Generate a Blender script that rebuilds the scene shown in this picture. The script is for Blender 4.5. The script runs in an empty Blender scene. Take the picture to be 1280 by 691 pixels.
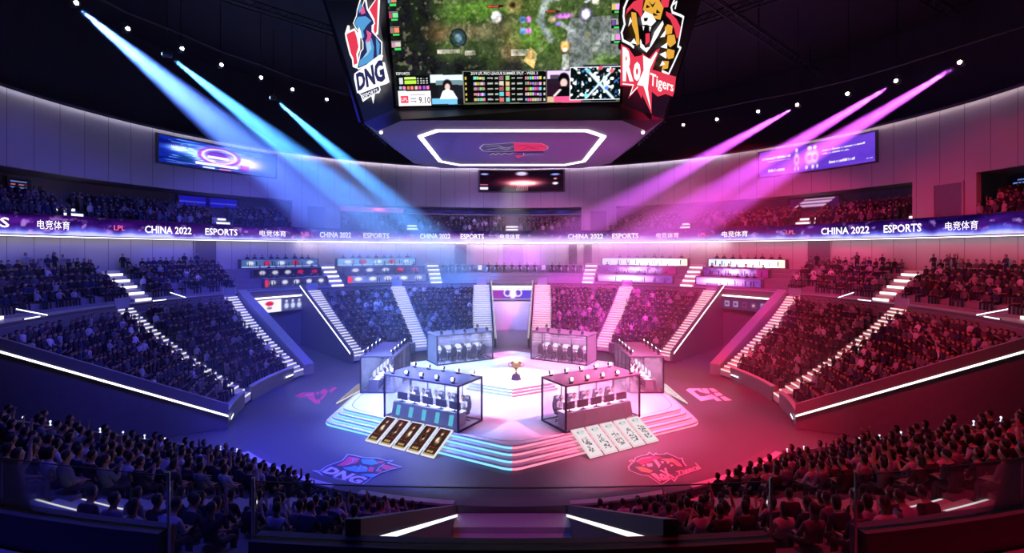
import bpy, bmesh, math, random
import numpy as np
from mathutils import Vector, Matrix
random.seed(7); RNG = np.random.default_rng(11)
SC = bpy.context.scene; COL = SC.collection
sin, cos, pi, rad = math.sin, math.cos, math.pi, math.radians
ORD = ['zeroth','first','second','third','fourth','fifth','sixth','seventh','eighth','ninth','tenth','eleventh','twelfth','thirteenth','fourteenth','fifteenth','sixteenth','seventeenth','eighteenth','nineteenth','twentieth']
def ordn(i):
    if i <= 20: return ORD[i]
    t = {2:'twenty',3:'thirty',4:'forty'}[i//10]
    return t+'-'+ORD[i%10] if i%10 else {'twenty':'twentieth','thirty':'thirtieth','forty':'fortieth'}[t]
def pol(phi, r, z): a = rad(phi); return (r*sin(a), r*cos(a), z)
def lerp(a, b, t): return a+(b-a)*t

# ---------------------------------------------------------------- materials
MATS = {}
def _new(name):
    m = bpy.data.materials.new(name); m.use_nodes = True; nt = m.node_tree; nt.nodes.clear()
    out = nt.nodes.new('ShaderNodeOutputMaterial'); return m, nt, out
def mat(name, color, rough=.6, metal=0., var=.12, scale=3., spec=.4, bump=0.):
    if name in MATS: return MATS[name]
    m, nt, out = _new(name); N = nt.nodes; L = nt.links
    b = N.new('ShaderNodeBsdfPrincipled'); b.inputs['Roughness'].default_value = rough; b.inputs['Metallic'].default_value = metal
    b.inputs['Specular IOR Level'].default_value = spec
    tc = N.new('ShaderNodeTexCoord'); nz = N.new('ShaderNodeTexNoise'); nz.inputs['Scale'].default_value = scale; nz.inputs['Detail'].default_value = 3
    L.new(tc.outputs['Object'], nz.inputs['Vector'])
    mx = N.new('ShaderNodeMix'); mx.data_type = 'RGBA'
    mx.inputs[6].default_value = (*[c*(1-var) for c in color], 1); mx.inputs[7].default_value = (*[min(1, c*(1+var)) for c in color], 1)
    L.new(nz.outputs['Fac'], mx.inputs[0]); L.new(mx.outputs[2], b.inputs['Base Color'])
    if bump:
        bp = N.new('ShaderNodeBump'); bp.inputs['Strength'].default_value = bump; L.new(nz.outputs['Fac'], bp.inputs['Height']); L.new(bp.outputs[0], b.inputs['Normal'])
    L.new(b.outputs[0], out.inputs[0]); MATS[name] = m; return m
def emit(name, color, s):
    if name in MATS: return MATS[name]
    m, nt, out = _new(name); e = nt.nodes.new('ShaderNodeEmission'); e.inputs[0].default_value = (*color, 1); e.inputs[1].default_value = s
    nt.links.new(e.outputs[0], out.inputs[0]); MATS[name] = m; return m
def screen_mat(name, s, gamma=1.):
    if name in MATS: return MATS[name]
    m, nt, out = _new(name); N = nt.nodes; L = nt.links
    a = N.new('ShaderNodeAttribute'); a.attribute_name = 'Pixels'
    e = N.new('ShaderNodeEmission'); e.inputs[1].default_value = s
    L.new(a.outputs['Color'], e.inputs[0]); L.new(e.outputs[0], out.inputs[0]); MATS[name] = m; return m
def attr_mat(name, rough=.8):
    if name in MATS: return MATS[name]
    m, nt, out = _new(name); N = nt.nodes; L = nt.links
    a = N.new('ShaderNodeAttribute'); a.attribute_name = 'Tone'
    b = N.new('ShaderNodeBsdfPrincipled'); b.inputs['Roughness'].default_value = rough; b.inputs['Specular IOR Level'].default_value = .2
    L.new(a.outputs['Color'], b.inputs['Base Color']); L.new(b.outputs[0], out.inputs[0]); MATS[name] = m; return m
def objcol_mat(name, rough=.8):
    if name in MATS: return MATS[name]
    m, nt, out = _new(name); N = nt.nodes; L = nt.links
    a = N.new('ShaderNodeObjectInfo')
    b = N.new('ShaderNodeBsdfPrincipled'); b.inputs['Roughness'].default_value = rough; b.inputs['Specular IOR Level'].default_value = .2
    L.new(a.outputs['Color'], b.inputs['Base Color']); L.new(b.outputs[0], out.inputs[0]); MATS[name] = m; return m
def glass_mat(name, tint=(1,1,1), refl=.12, haze=None, hz=0.):
    if name in MATS: return MATS[name]
    m, nt, out = _new(name); N = nt.nodes; L = nt.links
    t = N.new('ShaderNodeBsdfTransparent'); t.inputs[0].default_value = (*tint, 1)
    g = N.new('ShaderNodeBsdfGlossy'); g.inputs['Roughness'].default_value = .04
    lw = N.new('ShaderNodeLayerWeight'); lw.inputs[0].default_value = refl
    mx = N.new('ShaderNodeMixShader'); L.new(lw.outputs['Fresnel'], mx.inputs[0]); L.new(t.outputs[0], mx.inputs[1]); L.new(g.outputs[0], mx.inputs[2])
    last = mx
    if haze:
        d = N.new('ShaderNodeBsdfDiffuse'); d.inputs[0].default_value = (*haze, 1)
        m2 = N.new('ShaderNodeMixShader'); m2.inputs[0].default_value = hz; L.new(mx.outputs[0], m2.inputs[1]); L.new(d.outputs[0], m2.inputs[2]); last = m2
    L.new(last.outputs[0], out.inputs[0]); MATS[name] = m; return m
def panel_wall_mat(name, color, step, rough=.55):
    """wall cladding: thin dark vertical joints every `step` degrees round the arena axis"""
    if name in MATS: return MATS[name]
    m, nt, out = _new(name); N = nt.nodes; L = nt.links
    tc = N.new('ShaderNodeTexCoord'); sp = N.new('ShaderNodeSeparateXYZ'); L.new(tc.outputs['Object'], sp.inputs[0])
    at = N.new('ShaderNodeMath'); at.operation = 'ARCTAN2'; L.new(sp.outputs[0], at.inputs[0]); L.new(sp.outputs[1], at.inputs[1])
    ml = N.new('ShaderNodeMath'); ml.operation = 'MULTIPLY'; ml.inputs[1].default_value = 180/pi/step; L.new(at.outputs[0], ml.inputs[0])
    fr = N.new('ShaderNodeMath'); fr.operation = 'FRACT'; L.new(ml.outputs[0], fr.inputs[0])
    lt = N.new('ShaderNodeMath'); lt.operation = 'LESS_THAN'; lt.inputs[1].default_value = .022; L.new(fr.outputs[0], lt.inputs[0])
    nz = N.new('ShaderNodeTexNoise'); nz.inputs['Scale'].default_value = .35; L.new(tc.outputs['Object'], nz.inputs['Vector'])
    mx = N.new('ShaderNodeMix'); mx.data_type = 'RGBA'; mx.inputs[6].default_value = (*[c*.85 for c in color], 1); mx.inputs[7].default_value = (*color, 1); L.new(nz.outputs['Fac'], mx.inputs[0])
    m2 = N.new('ShaderNodeMix'); m2.data_type = 'RGBA'; m2.inputs[7].default_value = (*[c*.3 for c in color], 1); L.new(lt.outputs[0], m2.inputs[0]); L.new(mx.outputs[2], m2.inputs[6])
    b = N.new('ShaderNodeBsdfPrincipled'); b.inputs['Roughness'].default_value = rough; b.inputs['Specular IOR Level'].default_value = .25
    L.new(m2.outputs[2], b.inputs['Base Color']); L.new(b.outputs[0], out.inputs[0]); MATS[name] = m; return m

# ---------------------------------------------------------------- mesh builder
class MB:
    def __init__(s): s.v = []; s.f = []; s.m = []
    def add(s, vs, fs, mi=0):
        b = len(s.v); s.v.extend(tuple(p) for p in vs)
        for f in fs: s.f.append(tuple(b+i for i in f)); s.m.append(mi)
        return s
    def box(s, c, d, mi=0, M=None):
        x, y, z = d[0]/2, d[1]/2, d[2]/2
        vs = [Vector((sx*x, sy*y, sz*z)) for sz in (-1,1) for sy in (-1,1) for sx in (-1,1)]
        vs = [(M @ p if M else p)+Vector(c) for p in vs]
        return s.add(vs, [(0,2,3,1),(4,5,7,6),(0,1,5,4),(2,6,7,3),(0,4,6,2),(1,3,7,5)], mi)
    def bbox(s, c, d, bev=.02, mi=0, M=None):
        """box with chamfered vertical and horizontal edges"""
        bm = bmesh.new(); bmesh.ops.create_cube(bm, size=1); bmesh.ops.scale(bm, vec=d, verts=bm.verts)
        bmesh.ops.bevel(bm, geom=bm.edges[:], offset=bev, segments=2, profile=.6, affect='EDGES')
        bm.verts.index_update()
        vs = [(M @ p.co if M else p.co)+Vector(c) for p in bm.verts]
        s.add(vs, [tuple(v.index for v in f.verts) for f in bm.faces], mi); bm.free(); return s
    def prism(s, poly, f0, f1, mi=0, cap=True):
        """polygon (2D) swept between two mapping functions"""
        n = len(poly); a = sum(poly[i][0]*poly[(i+1)%n][1]-poly[(i+1)%n][0]*poly[i][1] for i in range(n))
        if a < 0: poly = poly[::-1]
        vs = [f0(p) for p in poly]+[f1(p) for p in poly]
        fs = [(i, (i+1)%n, n+(i+1)%n, n+i) for i in range(n)]
        if cap: fs += [tuple(range(n))[::-1], tuple(range(n, 2*n))]
        return s.add(vs, fs, mi)
    def extr(s, poly, z0, z1, mi=0): return s.prism(poly, lambda p: (p[0], p[1], z0), lambda p: (p[0], p[1], z1), mi)
    def tube(s, pts, r, n=8, mi=0, closed=False, caps=True):
        pts = [Vector(p) for p in pts]; k = len(pts); R = r if isinstance(r, (list, tuple)) else [r]*k
        vs = []
        for i, p in enumerate(pts):
            if closed: t = pts[(i+1)%k]-pts[i-1]
            else: t = pts[min(i+1, k-1)]-pts[max(i-1, 0)]
            t.normalize(); u = t.orthogonal() if abs(t.z) > .95 else Vector((0,0,1)).cross(t); u.normalize(); w = t.cross(u)
            vs += [p+(u*cos(2*pi*j/n)+w*sin(2*pi*j/n))*R[i] for j in range(n)]
        fs = []
        for i in range(k if closed else k-1):
            a, b = i*n, ((i+1)%k)*n
            fs += [(a+j, a+(j+1)%n, b+(j+1)%n, b+j) for j in range(n)]
        if caps and not closed: fs += [tuple(range(n))[::-1], tuple(range((k-1)*n, k*n))]
        return s.add(vs, fs, mi)
    def lathe(s, prof, c=(0,0,0), n=20, mi=0, M=None):
        vs = [];
        for r, z in prof:
            for j in range(n):
                p = Vector((r*cos(2*pi*j/n), r*sin(2*pi*j/n), z)); vs.append((M @ p if M else p)+Vector(c))
        fs = [(i*n+j, i*n+(j+1)%n, (i+1)*n+(j+1)%n, (i+1)*n+j) for i in range(len(prof)-1) for j in range(n)]
        fs += [tuple(range(n))[::-1], tuple(range((len(prof)-1)*n, len(prof)*n))]
        return s.add(vs, fs, mi)
    def arc(s, prof, p0, p1, n, mi=0, phi=None, caps=True):
        """closed (r,z) profile swept round the arena axis from p0 to p1 degrees; phi(u,r) overrides the angle"""
        k = len(prof); vs = []
        for i in range(n+1):
            u = i/n
            for r, z in prof:
                vs.append(pol(phi(u, r) if phi else lerp(p0, p1, u), r, z))
        fs = [(i*k+j, (i+1)*k+j, (i+1)*k+(j+1)%k, i*k+(j+1)%k) for i in range(n) for j in range(k)]
        if caps: fs += [tuple(range(k)), tuple(range(n*k, n*k+k))[::-1]]
        return s.add(vs, fs, mi)
    def build(s, name, mats, parent=None, smooth=False, loc=None):
        me = bpy.data.meshes.new(name); me.from_pydata(s.v, [], s.f)
        for m in (mats if isinstance(mats, (list, tuple)) else [mats]): me.materials.append(m)
        if any(s.m): me.polygons.foreach_set('material_index', s.m)
        bm = bmesh.new(); bm.from_mesh(me); bmesh.ops.recalc_face_normals(bm, faces=bm.faces); bm.to_mesh(me); bm.free()
        if smooth: me.polygons.foreach_set('use_smooth', [True]*len(me.polygons))
        me.update(); o = bpy.data.objects.new(name, me); COL.objects.link(o)
        if parent: o.parent = parent
        if loc is not None: o.location = loc
        return o
def tag(o, label=None, cat=None, group=None, kind=None):
    if label: o['label'] = label
    if cat: o['category'] = cat
    if group: o['group'] = group
    if kind: o['kind'] = kind
    return o
def empty(name, loc=(0,0,0), rz=0., label=None, cat=None, group=None):
    o = bpy.data.objects.new(name, None); COL.objects.link(o); o.location = loc; o.rotation_euler = (0,0,rz); o.empty_display_size = .2
    return tag(o, label, cat, group)
CH = {}
def kids(o): return [c for c in CHILD.get(o.name, [])] if False else list(o.children)
def copy_tree(o, parent=None, loc=None, rz=None, label=None, group=None):
    c = o.copy(); COL.objects.link(c)
    if parent: c.parent = parent
    if loc is not None: c.location = loc
    if rz is not None: c.rotation_euler = (0,0,rz)
    if label: c['label'] = label
    if group: c['group'] = group
    for ch in list(o.children): copy_tree(ch, c)
    return c

# ---------------------------------------------------------------- text and emblems
def glyphs(body):
    cu = bpy.data.curves.new('txt', 'FONT'); cu.body = body; cu.size = 1; cu.offset = (.05 if body in ('DNG','RoX','R','o') else .018) if all(ord(ch) < 999 for ch in body) else 0; cu.resolution_u = 2
    ob = bpy.data.objects.new('txt', cu); COL.objects.link(ob)
    dg = bpy.context.evaluated_depsgraph_get(); me = ob.evaluated_get(dg).to_mesh()
    vs = [(v.co.x, v.co.y) for v in me.vertices]; fs = [tuple(p.vertices) for p in me.polygons]
    ob.evaluated_get(dg).to_mesh_clear(); bpy.data.objects.remove(ob); bpy.data.curves.remove(cu)
    return vs, fs
_G = {}
def text_fill(mb, body, fmap, mi=0, pad=None):
    """fill the unit square (0..1, 0..1) with the letters and map it with fmap(u,v)"""
    if body not in _G: _G[body] = glyphs(body)
    vs, fs = _G[body]
    if not vs: return
    x0 = min(v[0] for v in vs); x1 = max(v[0] for v in vs); y0 = min(v[1] for v in vs); y1 = max(v[1] for v in vs)
    mb.add([fmap((x-x0)/(x1-x0), (y-y0)/(y1-y0)) for x, y in vs], fs, mi)
def text_ratio(body):
    if body not in _G: _G[body] = glyphs(body)
    vs = _G[body][0]; return (max(v[0] for v in vs)-min(v[0] for v in vs))/(max(v[1] for v in vs)-min(v[1] for v in vs))
def emblem(name, layers, to3, mats, parent=None, dz=.012, thick=.0):
    """stack flat cut-out layers: to3(u, v, w) maps the plane to space, w is the height above it"""
    names = list(mats); mb = MB()
    for i, (kind, mt, pts, *ex) in enumerate(layers):
        mi = names.index(mt); w = dz*(i+1)
        if kind == 'poly': mb.prism(list(pts), lambda p, w=w: to3(p[0], p[1], w-dz*.8), lambda p, w=w: to3(p[0], p[1], w), mi)
        elif kind == 'stroke':
            h = ex[0]/2
            for (a, b) in zip(pts[:-1], pts[1:]):
                dx, dy = b[0]-a[0], b[1]-a[1]; l = math.hypot(dx, dy) or 1; nx, ny = -dy/l*h, dx/l*h; ex_, ey = dx/l*h*.8, dy/l*h*.8
                q = [(a[0]+nx-ex_, a[1]+ny-ey), (a[0]-nx-ex_, a[1]-ny-ey), (b[0]-nx+ex_, b[1]-ny+ey), (b[0]+nx+ex_, b[1]+ny+ey)]
                mb.prism(q, lambda p, w=w: to3(p[0], p[1], w-dz*.8), lambda p, w=w: to3(p[0], p[1], w), mi)
        else:
            bl, br, tl, tr = pts
            def fm(u, v, w=w): 
                return to3(lerp(lerp(bl[0], br[0], u), lerp(tl[0], tr[0], u), v), lerp(lerp(bl[1], br[1], u), lerp(tl[1], tr[1], u), v), w)
            text_fill(mb, ex[0], fm, mi)
    me_o = mb.build(name, [mats[n] for n in names], parent)
    bm = bmesh.new(); bm.from_mesh(me_o.data); bmesh.ops.triangulate(bm, faces=[f for f in bm.faces if len(f.verts) > 4]); bm.to_mesh(me_o.data); bm.free()
    return me_o

# ---------------------------------------------------------------- painted screens: one colour per LED of a grid
def vnoise(w, h, cx, cy, seed=0, octv=4):
    g = np.random.default_rng(seed); out = np.zeros((h, w)); amp = 1.; tot = 0
    for o in range(octv):
        nx, ny = int(cx*2**o)+2, int(cy*2**o)+2; t = g.random((ny, nx))
        xs = np.linspace(0, nx-1.001, w); ys = np.linspace(0, ny-1.001, h); xi = xs.astype(int); yi = ys.astype(int); fx = xs-xi; fy = (ys-yi)[:, None]
        fx = fx*fx*(3-2*fx); fy = fy*fy*(3-2*fy)
        a = t[np.ix_(yi, xi)]*(1-fx)+t[np.ix_(yi, xi+1)]*fx; b = t[np.ix_(yi+1, xi)]*(1-fx)+t[np.ix_(yi+1, xi+1)]*fx
        out += amp*(a*(1-fy)+b*fy); tot += amp; amp *= .5
    return out/tot
class Canvas:
    """row 0 is the bottom; coordinates in 0..1"""
    def __init__(s, w, h, bg=(0,0,0)):
        s.w, s.h = w, h; s.a = np.zeros((h, w, 3)); s.a[:] = bg
        s.x = (np.arange(w)+.5)/w; s.y = (np.arange(h)+.5)/h; s.X, s.Y = np.meshgrid(s.x, s.y)
    def mix(s, m, col): m = np.clip(m, 0, 1)[..., None]; s.a = s.a*(1-m)+np.array(col)*m; return s
    def rect(s, x0, y0, x1, y1, col, al=1.): return s.mix(((s.X >= x0)&(s.X < x1)&(s.Y >= y0)&(s.Y < y1))*al, col)
    def ell(s, cx, cy, rx, ry, col, soft=.15, al=1.): d = np.sqrt(((s.X-cx)/rx)**2+((s.Y-cy)/ry)**2); return s.mix(np.clip((1-d)/soft, 0, 1)*al, col)
    def ring(s, cx, cy, rx, ry, t, col, al=1.): d = np.abs(np.sqrt(((s.X-cx)/rx)**2+((s.Y-cy)/ry)**2)-1); return s.mix(np.clip(1.5-d/t, 0, 1)*al, col)
    def line(s, p, q, t, col, al=1., asp=1.):
        px, py = p; dx, dy = q[0]-px, (q[1]-py)/asp; X = s.X-px; Y = (s.Y-py)/asp; l = dx*dx+dy*dy or 1e-9
        k = np.clip((X*dx+Y*dy)/l, 0, 1); d = np.hypot(X-k*dx, Y-k*dy); return s.mix(np.clip(1.5-d/t, 0, 1)*al, col)
    def poly(s, pts, col, al=1.):
        ins = np.zeros(s.X.shape, bool); n = len(pts)
        for i in range(n):
            (x0, y0), (x1, y1) = pts[i], pts[(i+1)%n]
            if y0 == y1: continue
            ins ^= ((s.Y >= min(y0, y1))&(s.Y < max(y0, y1)))&(s.X < (x1-x0)*(s.Y-y0)/(y1-y0)+x0)
        return s.mix(ins*al, col)
    def glow(s, cx, cy, rx, ry, col, k=1.): s.a = s.a+np.exp(-((s.X-cx)/rx)**2-((s.Y-cy)/ry)**2)[..., None]*np.array(col)*k; return s
def screen_mesh(name, cv, fmap, material, parent=None):
    w, h = cv.w, cv.h; xs = np.linspace(0, 1, w); ys = np.linspace(0, 1, h)
    vs = [fmap(x, y) for y in ys for x in xs]
    i = np.arange(w-1); j = np.arange(h-1)[:, None]; b = (j*w+i).ravel()
    fs = np.stack([b, b+1, b+w+1, b+w], 1)
    me = bpy.data.meshes.new(name); me.from_pydata(vs, [], fs.tolist()); me.materials.append(material)
    at = me.color_attributes.new('Pixels', 'FLOAT_COLOR', 'POINT')
    c = np.ones((h*w, 4)); c[:, :3] = np.clip(cv.a.reshape(-1, 3), 0, 4)**2.2 if True else 0
    at.data.foreach_set('color', c.ravel().astype(np.float32)); me.update()
    o = bpy.data.objects.new(name, me); COL.objects.link(o)
    if parent: o.parent = parent
    return o

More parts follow.
